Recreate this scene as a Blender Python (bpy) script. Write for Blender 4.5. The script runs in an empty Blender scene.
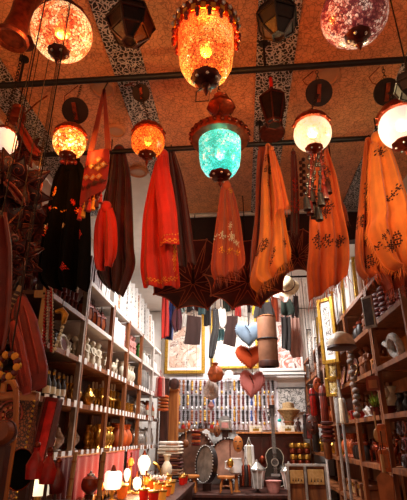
import bpy, math, random
from mathutils import Vector, Matrix
PI = math.pi
rnd = random.Random(7)
sc = bpy.context.scene
COL = sc.collection
# ------------------------------------------------------------------ camera
F, CX, CY = 440.0, 203.5, 250.0
CAMZ = 1.6
yv = Vector((243-CX, -(437-CY), -F)).normalized()
zv = Vector((0, F, -(437-CY)))
zv = (zv - yv*zv.dot(yv)).normalized()
xv = yv.cross(zv).normalized()
R3 = Matrix((xv, yv, zv))
cd = bpy.data.cameras.new('camera'); cam = bpy.data.objects.new('camera', cd); COL.objects.link(cam)
cam.matrix_world = Matrix.Translation((0, 0, CAMZ)) @ R3.to_4x4()
cd.sensor_fit = 'VERTICAL'; cd.sensor_height = 36; cd.lens = F/500*36; cd.clip_start = .02
sc.camera = cam
def ray(px, py): return R3 @ Vector((px-CX, CY-py, -F))
def at(px, py, Y):
    d = ray(px, py); return Vector((d.x*Y/d.y, Y, CAMZ+d.z*Y/d.y))
def atx(px, py, X):
    d = ray(px, py); return Vector((X, d.y*X/d.x, CAMZ+d.z*X/d.x))
def mpp(px, py, Y): return Y/ray(px, py).y      # metres per pixel there
def proj(p):
    c = R3.transposed() @ (Vector(p)-Vector((0, 0, CAMZ)))
    return (CX - c.x*F/c.z, CY + c.y*F/c.z)
# ------------------------------------------------------------------ materials
def nt(name):
    m = bpy.data.materials.new(name); m.use_nodes = True
    t = m.node_tree; t.nodes.clear()
    return m, t
def nd(t, typ, **kw):
    n = t.nodes.new(typ)
    for k, v in kw.items():
        if k.startswith('i_'): n.inputs[k[2:].replace('_', ' ')].default_value = v
        else: setattr(n, k, v)
    return n
def ramp(t, stops, interp='LINEAR'):
    n = t.nodes.new('ShaderNodeValToRGB'); r = n.color_ramp; r.interpolation = interp
    while len(r.elements) < len(stops): r.elements.new(.5)
    for e, (p, c) in zip(r.elements, stops): e.position = p; e.color = (*c[:3], 1)
    return n
def srgb(h):
    h = h.lstrip('#'); v = [int(h[i:i+2], 16)/255 for i in (0, 2, 4)]
    return tuple(x/12.92 if x <= .04045 else ((x+.055)/1.055)**2.4 for x in v)
MATS = {}
def mat(name, col, rough=.6, metal=0, var=.25, scale=18, bump=.15, bscale=None, col2=None, sheen=0, coat=0):
    """plain stuff with a noise tone and a bump"""
    if name in MATS: return MATS[name]
    if isinstance(col, str): col = srgb(col)
    if isinstance(col2, str): col2 = srgb(col2)
    m, t = nt(name); L = t.links.new
    o = nd(t, 'ShaderNodeOutputMaterial'); b = nd(t, 'ShaderNodeBsdfPrincipled'); L(b.outputs[0], o.inputs[0])
    tc = nd(t, 'ShaderNodeTexCoord'); n = nd(t, 'ShaderNodeTexNoise', i_Scale=scale, i_Detail=4.0)
    L(tc.outputs['Object'], n.inputs['Vector'])
    c2 = col2 or tuple(x*(1-var) for x in col); c1 = col if col2 else tuple(min(1, x*(1+var*.6)) for x in col)
    r = ramp(t, [(.35, c2), (.65, c1)]); L(n.outputs[0], r.inputs[0]); L(r.outputs[0], b.inputs['Base Color'])
    b.inputs['Roughness'].default_value = rough; b.inputs['Metallic'].default_value = metal
    if coat: b.inputs['Coat Weight'].default_value = coat
    if sheen: b.inputs['Sheen Weight'].default_value = sheen
    if bump:
        n2 = nd(t, 'ShaderNodeTexNoise', i_Scale=bscale or scale*3, i_Detail=3.0); L(tc.outputs['Object'], n2.inputs['Vector'])
        bp = nd(t, 'ShaderNodeBump', i_Strength=bump, i_Distance=.01); L(n2.outputs[0], bp.inputs['Height']); L(bp.outputs[0], b.inputs['Normal'])
    MATS[name] = m
    return m
def cloth_mat(name, col, rough=.85, var=.2, weave=260, trans=.15):
    if name in MATS: return MATS[name]
    if isinstance(col, str): col = srgb(col)
    m, t = nt(name); L = t.links.new
    o = nd(t, 'ShaderNodeOutputMaterial'); b = nd(t, 'ShaderNodeBsdfPrincipled')
    tc = nd(t, 'ShaderNodeTexCoord'); n = nd(t, 'ShaderNodeTexNoise', i_Scale=9.0, i_Detail=5.0); L(tc.outputs['Object'], n.inputs['Vector'])
    r = ramp(t, [(.3, tuple(x*(1-var) for x in col)), (.7, tuple(min(1, x*(1+var*.5)) for x in col))])
    L(n.outputs[0], r.inputs[0]); L(r.outputs[0], b.inputs['Base Color'])
    b.inputs['Roughness'].default_value = rough; b.inputs['Sheen Weight'].default_value = .2
    w = nd(t, 'ShaderNodeTexNoise', i_Scale=float(weave), i_Detail=2.0); L(tc.outputs['Object'], w.inputs['Vector'])
    bp = nd(t, 'ShaderNodeBump', i_Strength=.35, i_Distance=.004); L(w.outputs[0], bp.inputs['Height']); L(bp.outputs[0], b.inputs['Normal'])
    tr = nd(t, 'ShaderNodeBsdfTranslucent'); L(r.outputs[0], tr.inputs[0])
    mx = nd(t, 'ShaderNodeMixShader'); mx.inputs[0].default_value = trans
    L(b.outputs[0], mx.inputs[1]); L(tr.outputs[0], mx.inputs[2]); L(mx.outputs[0], o.inputs[0])
    MATS[name] = m
    return m
def wood_mat(name, c1, c2, rough=.5, scale=5, stretch=(1, 1, .12)):
    if name in MATS: return MATS[name]
    c1, c2 = srgb(c1), srgb(c2)
    m, t = nt(name); L = t.links.new
    o = nd(t, 'ShaderNodeOutputMaterial'); b = nd(t, 'ShaderNodeBsdfPrincipled'); L(b.outputs[0], o.inputs[0])
    tc = nd(t, 'ShaderNodeTexCoord'); mp = nd(t, 'ShaderNodeMapping'); mp.inputs['Scale'].default_value = stretch; L(tc.outputs['Object'], mp.inputs[0])
    n = nd(t, 'ShaderNodeTexNoise', i_Scale=float(scale*4), i_Detail=6.0, i_Distortion=.6); L(mp.outputs[0], n.inputs['Vector'])
    r = ramp(t, [(.3, c1), (.7, c2)]); L(n.outputs[0], r.inputs[0]); L(r.outputs[0], b.inputs['Base Color'])
    b.inputs['Roughness'].default_value = rough
    bp = nd(t, 'ShaderNodeBump', i_Strength=.2, i_Distance=.005); L(n.outputs[0], bp.inputs['Height']); L(bp.outputs[0], b.inputs['Normal'])
    MATS[name] = m
    return m
def mosaic_mat(name, stops, strength=1.5, scale=60, transp=.3, lead=(.12, .02, .01), leadw=.10, rough=.15, blotch=None):
    """coloured glass pieces set in dark grout, lit from within"""
    if name in MATS: return MATS[name]
    m, t = nt(name); L = t.links.new
    o = nd(t, 'ShaderNodeOutputMaterial'); tc = nd(t, 'ShaderNodeTexCoord')
    nw = nd(t, 'ShaderNodeTexNoise', i_Scale=scale*.6, i_Detail=2.0); L(tc.outputs['Object'], nw.inputs['Vector'])
    mixv = nd(t, 'ShaderNodeVectorMath', operation='MULTIPLY_ADD'); L(nw.outputs['Color'], mixv.inputs[0]); mixv.inputs[1].default_value = (.012,)*3; L(tc.outputs['Object'], mixv.inputs[2])
    v = nd(t, 'ShaderNodeTexVoronoi', i_Scale=float(scale)); L(mixv.outputs[0], v.inputs['Vector'])
    e = nd(t, 'ShaderNodeTexVoronoi', feature='DISTANCE_TO_EDGE', i_Scale=float(scale)); L(mixv.outputs[0], e.inputs['Vector'])
    sep = nd(t, 'ShaderNodeSeparateColor'); L(v.outputs['Color'], sep.inputs[0])
    src = sep.outputs[0]
    if blotch:
        nb = nd(t, 'ShaderNodeTexNoise', i_Scale=float(blotch), i_Detail=3.0); L(tc.outputs['Object'], nb.inputs['Vector'])
        ad = nd(t, 'ShaderNodeMath', operation='MULTIPLY_ADD'); L(sep.outputs[0], ad.inputs[0]); ad.inputs[1].default_value = .35
        ml = nd(t, 'ShaderNodeMath', operation='MULTIPLY_ADD'); L(nb.outputs[0], ml.inputs[0]); ml.inputs[1].default_value = 1.5; ml.inputs[2].default_value = -.42
        L(ml.outputs[0], ad.inputs[2]); src = ad.outputs[0]
    r = ramp(t, stops); L(src, r.inputs[0])
    lt = nd(t, 'ShaderNodeMath', operation='LESS_THAN'); L(e.outputs['Distance'], lt.inputs[0]); lt.inputs[1].default_value = leadw
    mx = nd(t, 'ShaderNodeMix', data_type='RGBA'); L(lt.outputs[0], mx.inputs[0]); L(r.outputs[0], mx.inputs[6]); mx.inputs[7].default_value = (*lead, 1)
    b = nd(t, 'ShaderNodeBsdfPrincipled'); b.inputs['Roughness'].default_value = rough
    geo = nd(t, 'ShaderNodeNewGeometry'); dk = nd(t, 'ShaderNodeMix', data_type='RGBA'); L(geo.outputs['Backfacing'], dk.inputs[0]); L(mx.outputs[2], dk.inputs[6]); dk.inputs[7].default_value = (.05, .03, .02, 1); L(dk.outputs[2], b.inputs['Base Color'])  # inner faces coloured near black, painted shade that holds down the bulb's glare
    L(mx.outputs[2], b.inputs['Emission Color']); b.inputs['Emission Strength'].default_value = strength
    bp = nd(t, 'ShaderNodeBump', i_Strength=.3, i_Distance=.004); L(e.outputs['Distance'], bp.inputs['Height']); L(bp.outputs[0], b.inputs['Normal'])
    tr = nd(t, 'ShaderNodeBsdfTransparent'); L(mx.outputs[2], tr.inputs[0])
    ms = nd(t, 'ShaderNodeMixShader'); ms.inputs[0].default_value = transp
    L(b.outputs[0], ms.inputs[1]); L(tr.outputs[0], ms.inputs[2]); L(ms.outputs[0], o.inputs[0])
    MATS[name] = m
    return m
def art_mat(name, cols, scale=6, ink=None, inkscale=12, distort=1.2, inkw=.05):
    """abstract printed picture"""
    if name in MATS: return MATS[name]
    m, t = nt(name); L = t.links.new
    o = nd(t, 'ShaderNodeOutputMaterial'); b = nd(t, 'ShaderNodeBsdfPrincipled'); L(b.outputs[0], o.inputs[0]); tc = nd(t, 'ShaderNodeTexCoord')
    n = nd(t, 'ShaderNodeTexNoise', i_Scale=float(scale), i_Detail=4.0, i_Distortion=distort); L(tc.outputs['Object'], n.inputs['Vector'])
    k = len(cols); r = ramp(t, [(.3+.4*i/max(1, k-1), srgb(c)) for i, c in enumerate(cols)]); L(n.outputs[0], r.inputs[0])
    out = r.outputs[0]
    if ink:
        n2 = nd(t, 'ShaderNodeTexNoise', i_Scale=float(inkscale), i_Detail=2.0, i_Distortion=2.5); L(tc.outputs['Object'], n2.inputs['Vector'])
        a = nd(t, 'ShaderNodeMath', operation='SUBTRACT'); L(n2.outputs[0], a.inputs[0]); a.inputs[1].default_value = .5
        a2 = nd(t, 'ShaderNodeMath', operation='ABSOLUTE'); L(a.outputs[0], a2.inputs[0])
        a3 = nd(t, 'ShaderNodeMath', operation='LESS_THAN'); L(a2.outputs[0], a3.inputs[0]); a3.inputs[1].default_value = inkw
        mx = nd(t, 'ShaderNodeMix', data_type='RGBA'); L(a3.outputs[0], mx.inputs[0]); L(out, mx.inputs[6]); mx.inputs[7].default_value = (*srgb(ink), 1); out = mx.outputs[2]
    L(out, b.inputs['Base Color']); b.inputs['Roughness'].default_value = .5
    MATS[name] = m
    return m
def line_mat(name, base, line, scale, width, rough=.6, distort=.0, dscale=5, metal=0, bump=.3, feature='DISTANCE_TO_EDGE'):
    """cell outlines: cracked leather, damask curls"""
    if name in MATS: return MATS[name]
    base, line = srgb(base), srgb(line)
    m, t = nt(name); L = t.links.new
    o = nd(t, 'ShaderNodeOutputMaterial'); b = nd(t, 'ShaderNodeBsdfPrincipled'); L(b.outputs[0], o.inputs[0]); tc = nd(t, 'ShaderNodeTexCoord')
    nw = nd(t, 'ShaderNodeTexNoise', i_Scale=float(dscale), i_Detail=2.0); L(tc.outputs['Object'], nw.inputs['Vector'])
    mv = nd(t, 'ShaderNodeVectorMath', operation='MULTIPLY_ADD'); L(nw.outputs['Color'], mv.inputs[0]); mv.inputs[1].default_value = (distort,)*3; L(tc.outputs['Object'], mv.inputs[2])
    e = nd(t, 'ShaderNodeTexVoronoi', feature=feature, i_Scale=float(scale)); L(mv.outputs[0], e.inputs['Vector'])
    r = ramp(t, [(0, line), (width*.6, line), (width, base)]); L(e.outputs['Distance'], r.inputs[0])
    n = nd(t, 'ShaderNodeTexNoise', i_Scale=14.0, i_Detail=6.0); L(tc.outputs['Object'], n.inputs['Vector'])
    nr = ramp(t, [(.3, (.8, .8, .8)), (.7, (1.1, 1.1, 1.1))]); L(n.outputs[0], nr.inputs[0])
    mm = nd(t, 'ShaderNodeMix', data_type='RGBA', blend_type='MULTIPLY'); mm.inputs[0].default_value = 1; L(r.outputs[0], mm.inputs[6]); L(nr.outputs[0], mm.inputs[7])
    L(mm.outputs[2], b.inputs['Base Color']); b.inputs['Roughness'].default_value = rough; b.inputs['Metallic'].default_value = metal
    bp = nd(t, 'ShaderNodeBump', i_Strength=bump, i_Distance=.006); L(e.outputs['Distance'], bp.inputs['Height']); L(bp.outputs[0], b.inputs['Normal'])
    MATS[name] = m
    return m
def glow_mat(name, col, strength, col2=None, scale=20):
    if name in MATS: return MATS[name]
    col = srgb(col)
    m, t = nt(name); L = t.links.new
    o = nd(t, 'ShaderNodeOutputMaterial'); b = nd(t, 'ShaderNodeBsdfPrincipled'); L(b.outputs[0], o.inputs[0])
    tc = nd(t, 'ShaderNodeTexCoord'); n = nd(t, 'ShaderNodeTexNoise', i_Scale=float(scale), i_Detail=3.0); L(tc.outputs['Object'], n.inputs['Vector'])
    r = ramp(t, [(.35, srgb(col2) if col2 else tuple(x*.85 for x in col)), (.6, col)]); L(n.outputs[0], r.inputs[0])
    L(r.outputs[0], b.inputs['Base Color']); L(r.outputs[0], b.inputs['Emission Color']); b.inputs['Emission Strength'].default_value = strength
    b.inputs['Roughness'].default_value = .3
    MATS[name] = m
    return m
# ------------------------------------------------------------------ mesh builder
class MB:
    def __init__(s): s.v = []; s.f = []; s.s = []
    def add(s, vs, fs, smooth=False, M=None):
        b = len(s.v)
        s.v += [tuple(M @ Vector(p)) if M else tuple(p) for p in vs]
        s.f += [tuple(b+i for i in f) for f in fs]; s.s += [smooth]*len(fs)
        return s
    def box(s, c, d, M=None, rz=0, taper=1):
        x, y, z = d[0]/2, d[1]/2, d[2]/2
        k = taper
        vs = [(-x, -y, -z), (x, -y, -z), (x, y, -z), (-x, y, -z), (-x*k, -y*k, z), (x*k, -y*k, z), (x*k, y*k, z), (-x*k, y*k, z)]
        T = Matrix.Translation(c) @ Matrix.Rotation(rz, 4, 'Z')
        return s.add(vs, [(0, 3, 2, 1), (4, 5, 6, 7), (0, 1, 5, 4), (1, 2, 6, 5), (2, 3, 7, 6), (3, 0, 4, 7)], False, (M @ T) if M else T)
    def lathe(s, prof, n=20, c=(0, 0, 0), M=None, flute=0, nfl=8, cap=True):
        vs = []; fs = []
        for r, z in prof:
            for i in range(n):
                a = 2*PI*i/n; rr = r*(1+flute*math.cos(nfl*a)); vs.append((rr*math.cos(a), rr*math.sin(a), z))
        for j in range(len(prof)-1):
            for i in range(n):
                k = (i+1) % n; fs.append((j*n+i, j*n+k, (j+1)*n+k, (j+1)*n+i))
        if cap and prof[0][0] > 1e-5: fs.append(tuple(reversed(range(n))))
        if cap and prof[-1][0] > 1e-5: fs.append(tuple(range((len(prof)-1)*n, len(prof)*n)))
        T = Matrix.Translation(c); T = M @ T if M else T
        return s.add(vs, fs, True, T)
    def ball(s, c, r, sc_=(1, 1, 1), n=12, M=None):
        k = max(5, n//2); p = [(max(1e-6, math.sin(PI*i/k))*r, -math.cos(PI*i/k)*r) for i in range(k+1)]
        T = Matrix.Translation(c) @ Matrix.Diagonal((*sc_, 1)); T = M @ T if M else T
        return s.lathe(p, n, (0, 0, 0), T)
    def tube(s, pts, r, n=6, closed=False, M=None):
        pts = [Vector(p) for p in pts]; m = len(pts); vs = []; fs = []
        up = Vector((0.13, .21, .97))
        for i, p in enumerate(pts):
            a = pts[(i-1) % m] if (closed or i > 0) else p; b = pts[(i+1) % m] if (closed or i < m-1) else p
            t = (b-a).normalized() if (b-a).length > 1e-9 else Vector((0, 0, 1))
            if abs(t.dot(up)) > .95: u = t.cross(Vector((1, .1, 0))).normalized()
            else: u = t.cross(up).normalized()
            w = t.cross(u); rr = r[i] if isinstance(r, (list, tuple)) else r
            for k in range(n):
                q = 2*PI*k/n; vs.append(p+u*math.cos(q)*rr+w*math.sin(q)*rr)
        for i in range(m if closed else m-1):
            j = (i+1) % m
            for k in range(n):
                l = (k+1) % n; fs.append((i*n+k, i*n+l, j*n+l, j*n+k))
        if not closed: fs.append(tuple(reversed(range(n)))); fs.append(tuple(range((m-1)*n, m*n)))
        return s.add(vs, fs, True, M)
    def prism(s, poly, y0, y1, M=None):
        """polygon in x,z swept along y"""
        n = len(poly); vs = [(x, y0, z) for x, z in poly]+[(x, y1, z) for x, z in poly]
        fs = [tuple(range(n)), tuple(reversed(range(n, 2*n)))]+[(i, i+n, (i+1) % n+n, (i+1) % n) for i in range(n)]
        return s.add(vs, fs, False, M)
    def surf(s, S, nu, nv, M=None, closed=False):
        vs = [S(i/nu, j/nv) for j in range(nv+1) for i in range(nu+1)]
        fs = [(j*(nu+1)+i, j*(nu+1)+i+1, (j+1)*(nu+1)+i+1, (j+1)*(nu+1)+i) for j in range(nv) for i in range(nu)]
        return s.add(vs, fs, True, M)
    def build(s, name, m, parent=None, loc=None, solid=0, bevel=0, sub=0, angle=40):
        me = bpy.data.meshes.new(name); off = Vector(loc) if loc is not None else Vector((0, 0, 0))
        me.from_pydata([tuple(Vector(p)-off) for p in s.v], [], s.f); me.validate(); me.update()
        if len(me.polygons) == len(s.s): me.polygons.foreach_set('use_smooth', s.s)
        try: me.set_sharp_from_angle(angle=math.radians(angle))
        except Exception: pass
        me.materials.append(m)
        o = bpy.data.objects.new(name, me); COL.objects.link(o)
        o.location = off
        if parent is not None: o.parent = parent
        if solid:
            q = o.modifiers.new('solid', 'SOLIDIFY'); q.thickness = solid; q.offset = 0
        if bevel:
            q = o.modifiers.new('bevel', 'BEVEL'); q.width = bevel; q.segments = 2; q.limit_method = 'ANGLE'
        if sub:
            q = o.modifiers.new('sub', 'SUBSURF'); q.levels = q.render_levels = sub
        return o
def tag(o, label, cat, group=None, kind=None):
    o['label'] = label; o['category'] = cat
    if group: o['group'] = group
    if kind: o['kind'] = kind
    return o
def thing(name, label, cat, loc=(0, 0, 0), rz=0, group=None):
    o = bpy.data.objects.new(name, None); COL.objects.link(o); o.location = loc; o.rotation_euler = (0, 0, rz); o.empty_display_size = .05
    return tag(o, label, cat, group)
def struct(name, mb, m, label=None, **k):
    o = mb.build(name, m, **k); o['kind'] = 'structure'
    if label: o['label'] = label
    return o
def dup(root, loc, rz=0, scale=1, label=None, group=None):
    r = root.copy(); COL.objects.link(r); r.location = loc; r.rotation_euler = (0, 0, rz); r.scale = (scale,)*3
    if label: r['label'] = label
    if group: r['group'] = group
    for ch in list(root.children):
        c = ch.copy(); COL.objects.link(c); c.parent = r
        for g in list(ch.children):
            d = g.copy(); COL.objects.link(d); d.parent = c
    return r
PROTO = {}; FRESH = set()
def width_of(key, maker):
    if key not in PROTO: PROTO[key] = maker(); FRESH.add(key)
    ys = [(v.co.y+c.location.y) for c in PROTO[key].children for v in c.data.vertices]; return max(ys)-min(ys)
def place(key, maker, loc, rz=0, scale=1, label=None, group=None):
    """first call builds the thing, later calls copy it with its parts"""
    if key not in PROTO: PROTO[key] = maker(); FRESH.add(key)
    if key in FRESH:
        FRESH.discard(key); r = PROTO[key]
        r.location = loc; r.rotation_euler = (0, 0, rz); r.scale = (scale,)*3
        if label: r['label'] = label
        if group: r['group'] = group
        return r
    r = dup(PROTO[key], loc, rz, scale, label, group)
    if not group and 'group' in r: del r['group']
    return r
def light(name, loc, energy, col, radius=.04, parent=None):
    l = bpy.data.lights.new(name, 'POINT'); l.energy = energy; l.color = col; l.shadow_soft_size = radius
    o = bpy.data.objects.new(name, l); COL.objects.link(o); o.location = loc
    if parent: o.parent = parent
    return o
# ------------------------------------------------------------------ palette
M_black = mat('black iron', '#141010', .5, .3)
M_iron = mat('dark iron', '#241612', .5, .6)
M_copper = mat('aged copper', '#7a3018', .38, .75, var=.45, scale=40)
M_copperd = mat('dark aged copper', '#4a1a10', .42, .7, var=.5, scale=40)
M_brass = mat('brass', '#c99a45', .3, .85, var=.35, scale=30)
M_gold = mat('gilt', '#c79a3c', .35, .7, var=.3, scale=40)
M_silver = mat('silver tone', '#c8c4bd', .3, .8, var=.3, scale=40)
M_white = mat('white paint', '#e6e3df', .55, 0, var=.06)
M_cream = mat('cream card', '#e9dfc6', .7, 0, var=.08)
M_card = mat('white card', '#f1efec', .8, 0, var=.03, bump=0)
M_leather = mat('dark red leather', '#4c110b', .5, 0, var=.45, scale=14, coat=.1)
M_leather2 = mat('red brown leather', '#7a2412', .45, 0, var=.4, scale=14, coat=.15)
M_tan = mat('tan leather', '#a5623a', .5, 0, var=.3, scale=16)
M_wood = wood_mat('brown wood', '#5a2c15', '#9c5c2d')
M_woodd = wood_mat('dark wood', '#2a120a', '#55281a')
M_woodo = wood_mat('orange wood', '#98501f', '#cb803c')
M_woodl = wood_mat('pale wood', '#9a7246', '#c9a06c')
M_red = mat('red enamel', '#a8160f', .35, 0, var=.35, scale=30)
M_dred = mat('dark red lacquer', '#5e0f0b', .35, 0, var=.4, scale=30)
M_orange = mat('orange clay', '#c2571b', .6, 0, var=.3)
M_grey = mat('grey stone', '#8f8a86', .7, 0, var=.3)
M_cream2 = mat('ivory resin', '#d9cdb4', .5, 0, var=.2)
M_green = mat('green glaze', '#3c7d1e', .4, 0, var=.3)
M_pink = mat('pink resin', '#d08f86', .5, 0, var=.25)
M_blue = mat('blue glaze', '#24438c', .4, 0, var=.3)
M_purple = mat('plum leather', '#4a1f2b', .5, 0, var=.4)
M_thread = mat('bright thread', '#e8962f', .8, 0, var=.3, bump=0)
M_threadw = mat('pale thread', '#e5d3b4', .8, 0, var=.1, bump=0)
M_threadr = mat('red thread', '#c2201a', .8, 0, var=.3, bump=0)
M_threadk = mat('dark thread', '#430f08', .8, 0, var=.3, bump=0)
M_dark = mat('dark lacquer', '#1b0e0c', .4, 0, var=.3)
WORLD, BACK, EXPO = .43, 29, 0.1
def wloc(o):
    p = Vector((0, 0, 0))
    while o is not None: p += o.location; o = o.parent
    return p
def bw(mb, name, m, parent, **k):
    """mb holds world coordinates; becomes a child of parent"""
    off = wloc(parent); q = MB(); q.v = [tuple(Vector(p)-off) for p in mb.v]; q.f = mb.f; q.s = mb.s
    return q.build(name, m, parent, **k)
def bt(mb, name, m, loc, label, cat, group=None, kind=None, **k):
    """single-mesh thing from world coordinates with its origin at loc"""
    return tag(mb.build(name, m, None, loc=loc, **k), label, cat, group, kind)
# ------------------------------------------------------------------ the room
XL, XR, YB, ZC = -1.74, 1.56, 8.1, 3.8
M_floor = wood_mat('floor boards', '#3a1d10', '#5c3119', .4, 3, (1, .1, 1))
M_plaster = mat('plaster', '#cfc6bd', .8, 0, var=.1, scale=6)
M_plasterw = mat('white plaster', '#e9e6e2', .8, 0, var=.06, scale=6)
M_ceil = line_mat('tan pressed ceiling board', '#dd9663', '#ad6d47', 34, .07, .5, .045, 22, bump=.2)
M_strip = line_mat('black damask ceiling strip', '#150f0e', '#c4bcb8', 40, .12, .5, .05, 20, bump=.15)
struct('floor', MB().box((-.09, 3.9, -.05), (3.5, 8.6, .1)), M_floor)
struct('wall_left', MB().box((XL-.05, 3.9, 1.9), (.1, 8.6, 3.8)), M_plaster)
struct('wall_right', MB().box((XR+.05, 3.9, 1.9), (.1, 8.6, 3.8)), M_plaster)
struct('wall_back', MB().box((-.09, YB+.05, 1.9), (3.5, .1, 3.8)), M_plasterw)
bays = [(-1.74, -1.67), (-1.45, -.764), (-.553, .16), (.40, 1.09)]
YM = [3.15, 3.35, 4.15, 4.15]
mb = MB()
for (a, b_), ye in zip(bays, YM): mb.box(((a+b_)/2, (ye-.4)/2, ZC+.02), (b_-a, ye+.4, .04))
struct('ceiling', mb, M_ceil)
mb = MB()
for (a, b_), ye in zip(bays, YM): mb.box(((a+b_)/2, (ye+8.15)/2, ZC+.03), (b_-a, 8.15-ye, .04))
for a, b_ in [(-1.67, -1.45), (-.764, -.553), (.16, .40), (1.09, 1.56)]: mb.box(((a+b_)/2, 6.2, ZC+.035), (b_-a, 4.0, .04))
struct('ceiling_back', mb, M_plasterw)
for i, (a, b_, ye) in enumerate([(-1.67, -1.45, 4.1), (-.764, -.553, 4.2), (.16, .40, 4.2), (1.09, 1.31, 4.2)]):
    struct('trim_%d' % (i+1), MB().box(((a+b_)/2, (ye-.4)/2, ZC+.005), (b_-a, ye+.4, .03)), M_strip)
struct('trim_5', MB().box((1.435, 1.9, ZC+.01), (.25, 4.6, .03)), M_ceil)
M_beam = mat('dark maroon paint', '#2b0a08', .7, 0, var=.3)
struct('trim_6', MB().box((.33, 4.32, 3.64), (2.0, .12, .32)), M_beam)
struct('trim_7', MB().box((.2, 4.19, ZC-.012), (1.9, .03, .024)), M_plasterw)
# round ceiling roses
def rose(name, px, py, r, label):
    d = ray(px, py); k = (ZC-.01-CAMZ)/d.z; p = Vector((d.x*k, d.y*k, ZC))
    e = thing(name, label, 'ceiling light', p)
    MB().lathe([(r, 0), (r, -.018), (r*.8, -.026), (r*.78, -.012)], 24).build('canopy_rim', M_ceilring, e)
    MB().lathe([(r*.78, -.001), (r*.78, -.013)], 24).build('lens', M_ceillens, e)
M_ceilring = mat('tan ring', '#c08258', .5, 0, var=.1); M_ceillens = mat('frosted cover', '#b98b66', .4, 0, var=.1)
rose('downlight', 103, 88, .085, 'round tan ceiling downlight beside the apex of the tasselled red bag strap')
rose('downlight', 116, 131, .075, 'pale ringed ceiling downlight left of the orange ribbed globe lamp')
rose('downlight', 138, 172, .085, 'round ceiling downlight under the orange ribbed globe lamp')
rose('downlight', 326, 76, .09, 'round tan ceiling downlight behind the cream globe lamp with key chains')
# ------------------------------------------------------------------ hanging rails
def pole(Y, z, label):
    e = thing('hanging_rail', label, 'rail', (-.1, Y, z))
    MB().tube([(XL+.1, 0, 0), (-.4, 0, -.006), (.6, 0, 0), (XR+.1, 0, .004)], .019, 10).build('pole', M_black, e)
    for x in (-1.2, .3, 1.25):
        MB().tube([(x, 0, 0), (x, 0, ZC-z)], .008, 6).build('hanging_rod', M_black, e)
        MB().lathe([(.03, ZC-z), (.03, ZC-z-.012), (.01, ZC-z-.02)], 12, (x, 0, 0)).build('ceiling_plate', M_black, e)
pole(1.985, 3.59, 'black iron rail across the ceiling nearest the camera, lamp canopies hang from it')
pole(2.72, 3.6, 'black iron rail farther back, embroidered scarves hang along it')
RAIL1, RAIL2 = (1.985, 3.59), (2.72, 3.6)
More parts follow.
